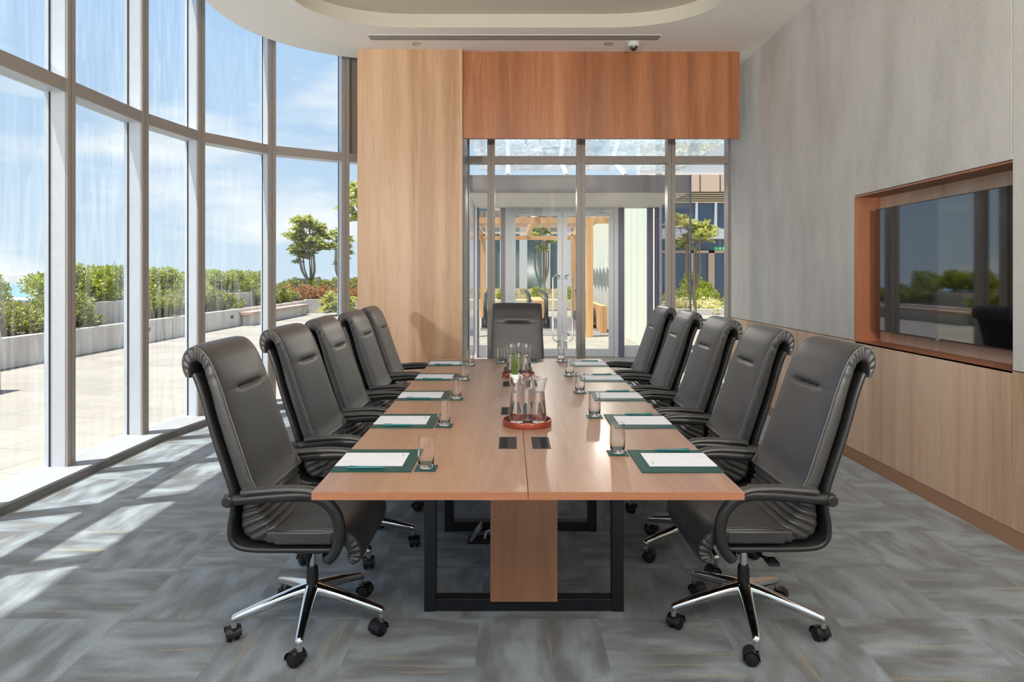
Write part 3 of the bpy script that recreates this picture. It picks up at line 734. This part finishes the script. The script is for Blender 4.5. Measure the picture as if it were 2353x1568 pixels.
# building seen at right
rb = empty('office_building', (0, 33, 0), label='office block with louvres and tinted glass seen right of the lobby', cat='building')
Y3 = 33
def Z3(py): return 1.45-(py-633)*Y3/F0
def X3(px): return (px-1172)*Y3/F0
XA, XB = 6.2, 15.0
def face(y0, y1, dz0, dz1, name, mat): MB().box(XA, XB, y0, y1, Z3(dz0), Z3(dz1)).build(name, mat, rb, smooth=False)
face(0, 1, 402, 330, 'top_band', 'panel_light'); face(-.1, 1, 441, 402, 'cladding', 'tan_clad'); face(.15, 1, 467, 441, 'louvre_recess', 'louvre')
face(.1, 1, 526, 467, 'upper_glazing', 'far_glass_blue'); face(-.1, 1, 549, 526, 'slab_band', 'panel_light'); 
MB().box(XA, XB, .6, 1, 0, Z3(549)).build('ground_glazing', 'far_glass_blue', rb, smooth=False)
for k in range(5):
    z = Z3(466-k*5); MB().box(XA, XB, -.05, .14, z, z+.045).build('louvre_blade', 'cream_wall', rb, smooth=False)
for px in (1600, 1644, 1690, 1735): 
    x = X3(px); MB().box(x-.04, x+.04, -.14, .1, Z3(526), Z3(467)).build('mullion', 'panel_light', rb, smooth=False)
for px in (1598, 1638, 1645, 1680): x = X3(px); MB().box(x-.07, x+.07, .45, .6, 0, Z3(575)).build('door_post', 'tan_clad', rb, smooth=False)
MB().box(XA, XB, .45, .6, Z3(581), Z3(575)).build('door_head', 'tan_clad', rb, smooth=False)
for px in (1607, 1653): x = X3(px); MB().box(x-.015, x+.015, -.12, -.1, Z3(441), Z3(402)).build('joint', 'dark_gap', rb, smooth=False)
sg = empty('exit_sign', (X3(1643), 32.2, Z3(573)), label='small green running man exit sign hanging at the office entrance', cat='sign')
MB().box(-.28, .28, 0, .03, -.08, .08).build('plate', 'sign_green', sg, smooth=False)
MB().box(-.005, .005, .01, .02, .08, .5).build('hanger', 'satin_steel', sg, smooth=False)
g = MB().box(-.02, .02, -.006, 0, -.03, .03).tube([(-.0, -.004, -.03), (.03, -.004, -.06)], .01, 5).tube([(0, -.004, -.03), (-.04, -.004, -.05)], .01, 5).tube([(-.04, -.004, .02), (.04, -.004, .0)], .008, 5)
g.lathe([(.0, -.006), (.015, -.006), (.015, 0)], 10, (.01, 0, .05), 'y').box(-.22, -.1, -.006, 0, -.01, .01).box(.14, .22, -.006, 0, -.05, .06)
g.build('running_figure', 'paper', sg, smooth=False)
named_box('garden_kerb', 5.4, 12, 25.3, 25.5, -.005, .22, 'concrete_white', 'pale kerb in front of the flowering hedge outside right', 'kerb')
for i in range(4): bush('flowering_shrub', FM[0], 6.3+i*1.15, 26.0, .0, (1, 1, .95), i*1.9, ['cream flowering shrub at left behind the garden kerb', 'cream flowering shrub in the middle behind the garden kerb', 'cream flowering shrub beside the fabric wall edge', 'cream flowering shrub furthest right behind the wall'][i], 'shrub', 'flowering shrubs behind the kerb')
for i in range(4): bush('hedge_shrub', TM[i % 2], 6.5+i*1.3, 27.6, .0, (1, .9, 1.15), i*1.4, ['bright green shrub at left behind the flowers', 'bright green shrub in the middle behind the flowers', 'bright green shrub behind the flowers beside the fabric wall', 'bright green shrub furthest right behind the flowers'][i], 'shrub', 'green shrubs behind the flowers')
bush('tall_shrub', TM[0], 7.7, 29, .0, (1, 1, 2.0), .5, 'taller dark green shrub before the office entrance', 'shrub', 'green shrubs behind the flowers')
frangipani((5.85, 22, .0), 2.7, .7, .75, 37, 'frangipani with pale leaf clusters outside right of the lobby', 13, .5)

# ---------------------------------------------------------------- conference table
TX0, TX1, TY0, TY1, TZ = -.641, .757, 2.233, 5.80, .75
tb = empty('conference_table', ((TX0+TX1)/2, 4.02, 0), label='long wood laminate conference table on black steel loop frames', cat='table')
tcx, tcy = .058, 4.02
def T(b): b.v = [(x-tcx, y-tcy, z) for x, y, z in b.v]; return b
T(MB().box(TX0, .0575, TY0+.001, TY1, .7245, TZ)).build('tabletop', 'wood_table', tb, smooth=False, bevel=.0012)
T(MB().box(.0595, TX1, TY0+.001, TY1, .7245, TZ)).build('tabletop', 'wood_table', tb, smooth=False, bevel=.0012)
T(MB().box(TX0, .0575, TY0-.0005, TY0+.001, .7245, TZ-.0006)).build('edge_band', 'wood_edge', tb, smooth=False)
T(MB().box(.0595, TX1, TY0-.0005, TY0+.001, .7245, TZ-.0006)).build('edge_band', 'wood_edge', tb, smooth=False)
T(MB().box(.0572, .0598, TY0+.004, TY1-.004, .73, .7475)).build('seam', 'dark_gap', tb, smooth=False)
for (y, h) in ((2.98, .05), (3.91, .05), (5.05, .05)):
    T(MB().box(-.37, -.32, y, y+.06, 0, .7245).box(.44, .49, y, y+.06, 0, .7245).box(-.32, .44, y, y+.06, .004, .055).box(-.32, .44, y, y+.06, .69, .7245)).build('leg_frame', 'black_steel', tb, smooth=False, bevel=.002)
T(MB().box(-.37, -.32, 3.04, 5.05, .69, .7245).box(.44, .49, 3.04, 5.05, .69, .7245)).build('rail', 'black_steel', tb, smooth=False)
for (y0, y1) in ((2.95, 3.32), (4.75, 5.13)):
    T(MB().box(-.066, .184, y0+.001, y1, .057, .7245)).build('pedestal', 'wood_pedestal', tb, smooth=False)
    T(MB().box(-.084, -.0655, y0, y1, .057, .7245).box(.1835, .202, y0, y1, .057, .7245)).build('pedestal_side', 'wood_pedestal', tb, smooth=False, bevel=.001)
for y in (2.89, 3.567, 4.45, 5.18):
    for (x, s) in ((-.0095, -1), (.1285, 1)):
        T(MB().box(x-.037, x+.037, y-.1, y+.1, TZ-.002, TZ+.0015)).build('cable_flap', 'box_dark', tb, smooth=False)
        xs = x-.017 if s < 0 else x+.012
        f = T(MB().box(xs-.014, xs+.014, y-.085, y+.085, TZ+.0015, TZ+.0024)); f.build('flap_slot', 'box_inner', [c for c in ALLKIDS(tb) if c.name.startswith('cable_flap')][-1], smooth=False)

# plug on floor under table
pb = empty('floor_socket', (-.16, 3.78, 0), label='small open silver floor socket with plugs beneath the table', cat='floor socket')
MB().box(-.07, .07, -.05, .05, 0, .012).build('frame', 'black_plastic', pb, smooth=False, bevel=.002)
MB().add([(-.06, -.045, .012), (-.06, .045, .012), (.0, -.045, .09), (.0, .045, .09), (.01, -.045, .085), (.01, .045, .085), (-.045, -.045, .012), (-.045, .045, .012)], [(0, 2, 3, 1), (2, 4, 5, 3), (4, 6, 7, 5), (0, 6, 4, 2), (1, 3, 5, 7)]).build('lid', 'satin_steel', pb, smooth=False)
MB().tube([(.02, 0, .012), (.03, 0, .05), (.06, .0, .06), (.1, .05, .01), (.2, .1, .008)], .007, 8).build('cable', 'cam_white', pb)

# ---------------------------------------------------------------- chair
def sring(mid, dr, h, w, n=44, e=5.0, mod=None):
    out = []
    for k in range(n):
        a = 2*PI*(k+.5)/n; c, s = math.cos(a), math.sin(a)
        cy = math.copysign(abs(c)**(2/e), c); ch = math.copysign(abs(s)**(2/e), s)
        y, hh = cy*w, ch*h
        if mod: y, hh = mod(y, hh, cy, ch)
        out.append((mid[0]+dr[0]*hh, y, mid[1]+dr[1]*hh))
    return out
def loft_FB(Fp, Bp, n, wf, e=5.0, mod=None, seg=44):
    Fs, Bs = cr(Fp, n), cr(Bp, n); rings = []
    for k in range(n):
        f, b_ = Fs[k], Bs[k]; u = k/(n-1)
        d = (f[0]-b_[0], f[1]-b_[1]); L_ = math.hypot(*d); dr = (d[0]/L_, d[1]/L_)
        md = (lambda y, hh, cy, ch, u=u, f=f: mod(u, f, y, hh, cy, ch)) if mod else None
        rings.append(sring(((f[0]+b_[0])/2, (f[1]+b_[1])/2), dr, L_/2, wf(u), seg, e, md))
    return rings
BF = [(-.112, .615), (-.146, .67), (-.174, .745), (-.204, .83), (-.235, .92), (-.262, 1.00), (-.289, 1.07), (-.318, 1.13), (-.352, 1.170), (-.388, 1.185), (-.418, 1.168), (-.432, 1.135), (-.430, 1.095), (-.414, 1.062)]
BB = [(-.195, .60), (-.222, .665), (-.250, .75), (-.280, .84), (-.305, .92), (-.325, 1.00), (-.342, 1.055), (-.352, 1.09), (-.362, 1.108), (-.374, 1.116), (-.386, 1.112), (-.394, 1.098), (-.396, 1.08), (-.396, 1.06)]
def back_mod(u, f, y, hh, cy, ch):
    if ch > .5:
        d = f[1]-1.005
        if f[0] > -.32:
            # horizontal tuck and stitched line
            hh -= .017*math.exp(-(d/.010)**2)*(1 if abs(y) < .085 else math.exp(-((abs(y)-.085)/.012)**2))
            hh -= .0016*math.exp(-(d/.004)**2)
            hh += .006*math.exp(-((d-.03)/.025)**2)*math.exp(-(y/.12)**2)
        hh += .010*(1-min(1, abs(y)/.22)**2)*math.sin(min(1, u*1.6)*PI)*.6
        # concave across width
    if abs(cy) > .8 and .42 < u < .95:
        y *= 1+.014*math.sin(u*95)*math.sin((u-.42)/.53*PI)
    return y, hh
wb_ = lambda u: .252-.018*min(1, u*1.4)
def make_chair():
    root = empty('executive_chair')
    rings = loft_FB(BF, BB, 190, wb_, 5.5, back_mod, 56)
    bk = MB().rings(rings).build('backrest', 'leather', root, ang=60)
    # piping along both front edges
    Fs, Bs = cr(BF, 60), cr(BB, 60)
    for s in (-1, 1):
        pts = []
        for k in range(60):
            f, b_ = Fs[k], Bs[k]; u = k/59; L_ = math.hypot(f[0]-b_[0], f[1]-b_[1]); q = .88
            pts.append((b_[0]+(f[0]-b_[0])*q, s*(wb_(u)*.985), b_[1]+(f[1]-b_[1])*q))
        MB().tube(pts, .0024, 6).build('piping', 'leather_pipe', bk)
    MB().tube([(-.271, -.09, 1.003), (-.276, -.07, 1.003), (-.276, .07, 1.003), (-.271, .09, 1.003)], [.001, .0035, .0035, .001], 8).build('tuck_shade', 'crease_shade', bk)  # dark tube paints the shade at the bottom of the headrest indentation
    # pleated lumbar
    LF = [(-.112, .628), (-.116, .59), (-.108, .555), (-.088, .527), (-.055, .508), (-.012, .50)]
    LB = [(-.20, .625), (-.208, .57), (-.215, .52), (-.21, .47), (-.17, .435), (-.08, .43)]
    def pl_mod(u, f, y, hh, cy, ch):
        rip = abs(math.sin(u*PI*7.0))
        if ch > 0: hh -= .010*(1-rip)*min(1, ch*1.2)
        if abs(cy) > .7: y *= 1-.035*(1-rip)
        return y, hh
    MB().rings(loft_FB(LF, LB, 84, lambda u: .245, 5, pl_mod)).build('lumbar_pleats', 'leather', root, ang=80)
    # seat
    SF = [(-.10, .492), (-.02, .503), (.08, .508), (.16, .503), (.215, .488), (.25, .458), (.267, .415), (.258, .375), (.226, .355)]
    SB = [(-.10, .43), (-.02, .43), (.08, .43), (.16, .43), (.184, .424), (.194, .412), (.197, .40), (.198, .388), (.200, .378)]
    def se_mod(u, f, y, hh, cy, ch):
        if ch > .5: hh += .008*(1-(abs(y)/.26)**2)*math.sin(min(1, u*1.3)*PI)
        if abs(cy) > .8 and u > .55: y *= 1+.018*math.sin(u*80)*math.sin((u-.55)/.45*PI)
        return y, hh
    st = MB().rings(loft_FB(SF, SB, 70, lambda u: .252+.01*math.sin(u*PI), 6, se_mod)).build('seat', 'leather', root, ang=60)
    Fs, Bs = cr(SF, 40), cr(SB, 40)
    for s in (-1, 1):
        MB().tube([(Bs[k][0]+(Fs[k][0]-Bs[k][0])*.86, s*(.25+.01*math.sin(k/39*PI)), Bs[k][1]+(Fs[k][1]-Bs[k][1])*.86) for k in range(40)], .003, 6).build('piping', 'leather_trim', st)
    # side panel of the cushion
    for s in (-1, 1):
        MB().box(-.07, .15, s*.253-.010, s*.253+.010, .436, .486).build('side_cushion', 'leather', st, bevel=.008, segs=3)
    # outer shell
    SP = [(-.384, 1.075), (-.368, 1.04), (-.348, .985), (-.326, .91), (-.301, .83), (-.273, .75), (-.247, .675), (-.231, .615), (-.231, .56), (-.240, .505), (-.238, .455), (-.213, .425), (-.165, .414), (-.08, .411), (.03, .411), (.15, .411)]
    sp = cr(SP, 90); rings = []
    for k in range(90):
        a, b_ = sp[max(k-1, 0)], sp[min(k+1, 89)]; d = (b_[0]-a[0], b_[1]-a[1]); L_ = math.hypot(*d); nn = (d[1]/L_, -d[0]/L_)
        rings.append(sring(sp[k], nn, .0165, .238+.018*min(1, k/34), 36, 4.5))
    MB().rings(rings).build('shell', 'leather_trim', root, ang=60)
    # side bolster between shell and cushion
    # arms
    AP = [(-.228, .612), (-.16, .617), (-.06, .626), (.03, .631), (.09, .627), (.135, .605), (.168, .565), (.183, .515), (.180, .46), (.163, .415), (.138, .388)]
    ap = cr(AP, 40)
    for s in (-1, 1):
        y = s*.288
        am = MB().tube([(x, y, z) for x, z in ap], [(.017, .019+.004*math.sin(k/39*PI)) for k in range(40)], 14).build('armrest', 'leather_trim', root, ang=60)
        pp = cr([(-.178, .634), (-.165, .644), (-.1, .650), (-.02, .655), (.06, .652), (.105, .640), (.118, .63)], 24)
        MB().tube([(x, y, z) for x, z in pp], [(.024*min(1, .45+k*.2, .45+(23-k)*.2), .014*min(1, .5+k*.2, .5+(23-k)*.2)) for k in range(24)], 16).build('arm_pad', 'leather', am, ang=60)
        MB().lathe([(.0, -.026), (.016, -.026), (.021, -.02), (.021, .02), (.016, .026), (.0, .026)], 18, (-.228, y, .612), 'y').build('arm_knob', 'leather_trim', am)
        MB().box(-.25, -.2, min(s*.255, s*.285), max(s*.255, s*.285), .59, .63).build('arm_bracket', 'black_plastic', am, bevel=.004)
        MB().tube([(.14, y, .39), (.12, s*.24, .375), (.09, s*.1, .375)], [(.016, .014)]*3, 8).build('arm_bracket', 'black_plastic', am)
    # mechanism
    mc = MB().box(-.11, .1, -.08, .08, .34, .394).box(-.06, .05, -.05, .05, .315, .345).build('tilt_mechanism', 'black_plastic', root, bevel=.008)
    MB().tube([(.0, .06, .36), (-.01, .17, .355), (-.03, .225, .36)], [.006, .006, .007], 8).box(-.05, -.01, .2, .26, .352, .364).build('lever', 'black_plastic', mc)
    MB().lathe([(0, .0), (.013, -.002), (.02, -.022), (.016, -.055), (.007, -.085), (.006, -.1), (0, -.1)][::-1], 14, (.0, -.06, .37-.0)).build('tension_knob', 'black_plastic', mc)
    MB().cyl(.0135, .24, .34, 18).build('gas_column', 'chrome', root)
    MB().lathe([(.0, .17), (.024, .17), (.024, .235), (.02, .25), (.0, .25)], 20).build('column_sleeve', 'black_plastic', root)
    hub = MB().lathe([(.0, .118), (.028, .118), (.04, .13), (.042, .16), (.034, .178), (.0, .182)], 24).build('base_hub', 'chrome', root)
    # one leg mesh along +x
    lp = cr([(.022, .156), (.08, .147), (.16, .130), (.24, .111), (.296, .097), (.312, .090)], 22)
    lm = MB(); rs = []
    for k, (x, z) in enumerate(lp):
        u = k/21; w_ = .029*(1-u)+.0125*u; h_ = .026*(1-u)+.0115*u
        if k == 21: w_ *= .7; h_ *= .7
        rs.append([(x, w_*math.copysign(abs(math.cos(a))**.75, math.cos(a)), z+h_*math.copysign(abs(math.sin(a))**.75, math.sin(a))) for a in [2*PI*j/18 for j in range(18)]])
    lm.rings(rs); lm.cyl(.0115, .06, .095, 14, (.302, 0, 0))
    lmesh = lm.mesh('leg', 'chrome', ang=60)
    cm = MB()
    for s in (-1, 1):
        cm.lathe([(.0, s*.006), (.026, s*.006), (.028, s*.009), (.028, s*.018), (.024, s*.024), (.012, s*.027), (0, s*.027)], 22, (.0, 0, .028), 'y')
    hood = []
    for k in range(13):
        a = R(-8+k*16.5); hood.append([(math.cos(a)*r, yy, .03+math.sin(a)*r) for r, yy in ((.0305, -.0285), (.0315, 0), (.0305, .0285), (.0275, .024), (.0275, 0), (.0275, -.024))])
    cm.rings(hood)
    cm.cyl(.010, .045, .068, 12, (.018, 0, 0)).box(-.005, .02, -.005, .005, .02, .055)
    cmesh = cm.mesh('caster', 'black_plastic', ang=40)
    for k in range(5):
        lg = bpy.data.objects.new('leg', lmesh); COL.objects.link(lg); lg.parent = root; lg.rotation_euler = (0, 0, R(72*k))
        cs = bpy.data.objects.new('caster', cmesh); COL.objects.link(cs); cs.parent = lg
        cs.location = (.302, 0, 0)
    return root
proto = make_chair()
def place(o, x, y, rz, base, casters, label, group):
    o.location = (x, y, 0); o.rotation_euler = (0, 0, rz); o['label'] = label; o['category'] = 'chair'; o['group'] = group
    legs = [c for c in ALLKIDS(o) if c.name.startswith('leg')]
    for k, l in enumerate(legs):
        l.rotation_euler = (0, 0, base-rz+R(72*k))
        for c in ALLKIDS(l):
            a = casters[k % len(casters)]
            c.rotation_euler = (0, 0, a); # swivel about stem
            c.location = (.302-.018*math.cos(a), -.018*math.sin(a), 0)
Ws = ['nearest to', 'second from', 'third from', 'fourth from', 'furthest from']
first = True
rr = random.Random(5)
for side, X_, Ys, rot, bases in (('left', -.817, (2.86, 3.68, 4.40, 5.24, 5.92), 0, (R(-83), R(-66), R(-100), R(-80), R(-60))), ('right', .968, (2.87, 3.62, 4.39, 5.22, 6.03), PI, (R(-100), R(-86), R(-70), R(-95), R(-80)))):
    for k, y in enumerate(Ys):
        o = proto if first else copy_tree(proto)
        first = False
        place(o, X_, y, rot+R(rr.uniform(-2.2, 2.2))*(k > 0), bases[k], [rr.uniform(-2, 2) for _ in range(5)],
              'black leather high back chair on the %s side of the table, %s the viewer' % (side, Ws[k]), 'chairs along the sides of the table')
o = copy_tree(proto); place(o, .068, 6.32, -PI/2, R(-60), [.5, 1.2, -.7, 2, -1.4], 'black leather high back chair at the far head of the table facing the viewer', 'chairs along the sides of the table')

# ---------------------------------------------------------------- table settings
gl = MB()
prof = [(0, 0), (.0235, 0), (.0262, .003), (.0285, .02), (.0298, .045), (.0292, .075), (.0272, .115), (.0262, .1155), (.0255, .115), (.0274, .075), (.0278, .045), (.0262, .022), (.022, .016), (0, .0145)]
GLASS = gl.lathe(prof, 36).mesh('tumbler', 'crystal', ang=50)
PEN = MB()
PEN.lathe([(0, -.072), (.0012, -.071), (.0042, -.056), (.0045, .03), (.0042, .06), (.003, .068), (.0, .069)], 14, (0, 0, .0045), 'x')
PENB = PEN.mesh('barrel', 'teal_pen', ang=40)
PENC = MB().tube([(.03, 0, .0095), (.06, 0, .0105), (.066, 0, .008)], .0012, 6).mesh('clip', 'teal_pen')
names = ['nearest the viewer', 'second from the viewer', 'third from the viewer', 'fourth from the viewer', 'at the far end']
def raw(name, me, parent=None, loc=(0, 0, 0), rz=0):
    o = bpy.data.objects.new(name, me); COL.objects.link(o); o.parent = parent; o.location = loc; o.rotation_euler = (0, 0, rz); return o
PADM = MB().box(-.1445, .1445, -.155, .155, 0, .0035).mesh('pad_board', 'green_pad', smooth=False)
PADF = MB().box(-.1445, -.098, -.155, .155, .0035, .0045).box(-.1445, .1445, -.155, -.095, .0035, .0042).mesh('pad_flap', 'green_pad', smooth=False)
PAPER = MB().box(-.123, .123, -.09, .09, 0, .003).mesh('sheet_stack', 'paper', smooth=False)
HEADM = MB().box(-.108, -.1, -.066, -.036, .003, .0032).mesh('heading_print', 'ink', smooth=False)
FOOTM = MB().box(.078, .1, .03, .035, .003, .0032).mesh('footer_print', 'ink', smooth=False)
def setting(cx_, cy_, side, gx, gy, where, i):
    # pad rotated for the far-end one; mirrored by rotating half a turn on the left side
    rz = {'right': 0, 'left': PI, 'end': PI/2}[side]
    p = raw('desk_pad', PADM, None, (cx_, cy_, TZ), rz)
    tag(p, 'dark green desk pad %s' % where, 'desk pad', 'green desk pads'); raw('stitched_border', PADF, p)
    sx = {'right': (.018, .003), 'left': (-.018, -.003), 'end': (0, .02)}[side]
    q = raw('paper_sheets', PAPER, None, (cx_+sx[0], cy_+sx[1], TZ+.0046), rz)
    tag(q, 'white writing paper on green desk pad %s' % where, 'paper', 'white paper on the desk pads'); raw('heading_print', HEADM, q); raw('footer_print', FOOTM, q)
    px = {'right': (.03, .135), 'left': (-.02, -.128), 'end': (.13, 0)}[side]
    n = empty('pen', (cx_+px[0], cy_+px[1], TZ+.0046), {'right': 0, 'left': PI, 'end': PI/2}[side], label='teal ballpoint pen on the desk pad %s' % where, cat='pen', group='teal pens')
    raw('barrel', PENB, n); raw('clip', PENC, n)
    c = MB().box(-.0385, .0385, -.0385, .0385, 0, .004).build('coaster', 'green_pad', smooth=False, bevel=.0008, loc=(gx, gy, TZ))
    tag(c, 'square green coaster under the water glass %s' % where, 'coaster', 'green coasters')
    g = raw('water_glass', GLASS, None, (gx, gy, TZ+.0042)); tag(g, 'empty clear tumbler on coaster %s' % where, 'glass', 'water glasses')
Rp = (2.602, 3.31, 4.0, 4.695, 5.45); Lp = (2.612, 3.32, 4.02, 4.75, 5.49)
Rg = ((.4214, 2.713), (.417, 3.416), (.416, 4.124), (.4145, 4.818), (.413, 5.593)); Lg = ((-.3033, 2.502), (-.3058, 3.21), (-.304, 3.907), (-.308, 4.626), (-.309, 5.37))
for i in range(5):
    setting(.6125, Rp[i], 'right', Rg[i][0], Rg[i][1], 'at the right table edge, %s' % names[i], i)
    setting(-.4965, Lp[i], 'left', Lg[i][0], Lg[i][1], 'at the left table edge, %s' % names[i], i)
setting(.065, 5.655, 'end', -.072, 5.52, 'before the chair at the table head', 5)

# carafes and trays
cp = [(0, 0), (.030, 0), (.0365, .003), (.0372, .010), (.0345, .06), (.0295, .11), (.0262, .15), (.0268, .165), (.0318, .19), (.039, .213), (.0378, .2135), (.0303, .19), (.0253, .166), (.0248, .15), (.0280, .11), (.0330, .06), (.0355, .014), (.034, .009), (0, .008)]
CAR = MB().lathe(cp, 40).mesh('carafe', 'crystal', ang=50)
wp = [(0, .0085), (.0335, .0095), (.0352, .0142), (.0327, .06), (.0277, .11), (.0246, .148), (.0, .148)]
WAT = MB().lathe(wp, 40).mesh('water', 'water', ang=50)
def tray(x, y, which):
    t_ = MB().lathe([(0, 0), (.110, 0), (.114, .004), (.1145, .026), (.1135, .028), (.1105, .028), (.109, .026), (.108, .008), (0, .008)], 64).build('round_tray', 'wood_tray', loc=(x, y, TZ), ang=50)
    tag(t_, 'round reddish wooden tray holding three carafes, the %s' % which, 'tray', 'carafe trays')
    for dx, dy, ps in ((-.05, -.024, 'left'), (.054, -.024, 'right'), (.003, .06, 'rear')):
        c = raw('carafe', CAR, None, (x+dx, y+dy, TZ+.0085)); tag(c, '%s glass water carafe on the %s' % (ps, which), 'carafe', 'water carafes')
        raw('water', WAT, c)
tray(.080, 3.245, 'tray nearer the viewer'); tray(.058, 4.81, 'tray at the far half of the table')
pt = empty('potted_plant', (.031, 4.46, TZ), label='small white pot of upright green stems between the two trays', cat='potted plant')
MB().lathe([(0, 0), (.026, 0), (.028, .002), (.034, .062), (.0335, .064), (.031, .062), (.0265, .05), (0, .05)], 30).build('pot', 'white_ceramic', pt)
m = MB(); rs = random.Random(9)
for k in range(34):
    a = rs.uniform(0, 6.28); r0 = rs.uniform(0, .016); r1 = r0+rs.uniform(0.0, .045); h = rs.uniform(.15, .21)
    m.tube([(r0*math.cos(a), r0*math.sin(a), .048), ((r0+r1)/2*math.cos(a), (r0+r1)/2*math.sin(a), h*.6), (r1*math.cos(a), r1*math.sin(a), h)], [.0018, .0018, .0007], 5)
m.tube([(-.02, -.01, .05), (-.04, -.02, .07), (-.062, -.035, .055), (-.075, -.045, .02)], [.0012, .0012, .0012, .0008], 5)
m.build('stems', 'stem_green', pt)
tw = MB().tube([(0, 0, .006), (.02, -.01, .02), (.035, .0, .01)], .005, 6).tube([(.01, 0, .01), (.02, .02, .022)], .004, 6).build('twig_knot', 'wood_tray', loc=(.165, 4.63, TZ))
tag(tw, 'tiny brown wooden knot ornament beside the far tray', 'ornament')
d = MB().lathe([(0, 0), (.018, 0), (.012, .006), (0, .008)], 12).build('floor_button', 'satin_steel', loc=(-.4, 2.445, 0)); tag(d, 'tiny steel floor stud on the carpet near the front', 'floor stud')

# ---------------------------------------------------------------- added unseen fill lights that brighten the room, then the lobby lamps
for (x, y) in ((-1.3, -.6), (1.3, -.6), (-1.3, -2.0), (1.3, -2.0)):
    area('unseen_fill_up', (x, y, 2.75), 1.1, 50, rot=(PI, 0, 0))  # added upward fill behind the camera, no such fixture known
for (x, y) in ((-.9, 1.9), (.9, 1.9)):
    area('unseen_fill_down', (x, y, 4.02), 1.2, 12)  # added downward fill inside the ceiling recess, not a known fitting
for (x, tx) in ((-2.2, -1.2), (1.9, 1.6)):
    l = bpy.data.lights.new('unseen_fill_spot', 'SPOT'); l.energy = 350; l.spot_size = R(78); l.spot_blend = 1; l.shadow_soft_size = .07; l.color = (1, .94, .86)  # added spot behind the camera, brightens far ceiling, pier and bulkhead
    o = bpy.data.objects.new('unseen_fill_spot', l); COL.objects.link(o); o.location = (x, -1.5, 1.9)
    o.rotation_euler = (Vector((tx, 7.2, 3.9))-Vector((x, -1.5, 1.9))).to_track_quat('-Z', 'Y').to_euler()
for X_ in (.44, 1.41): area('lobby_lamp', (X_, 10.6, 2.642), .14, 26)
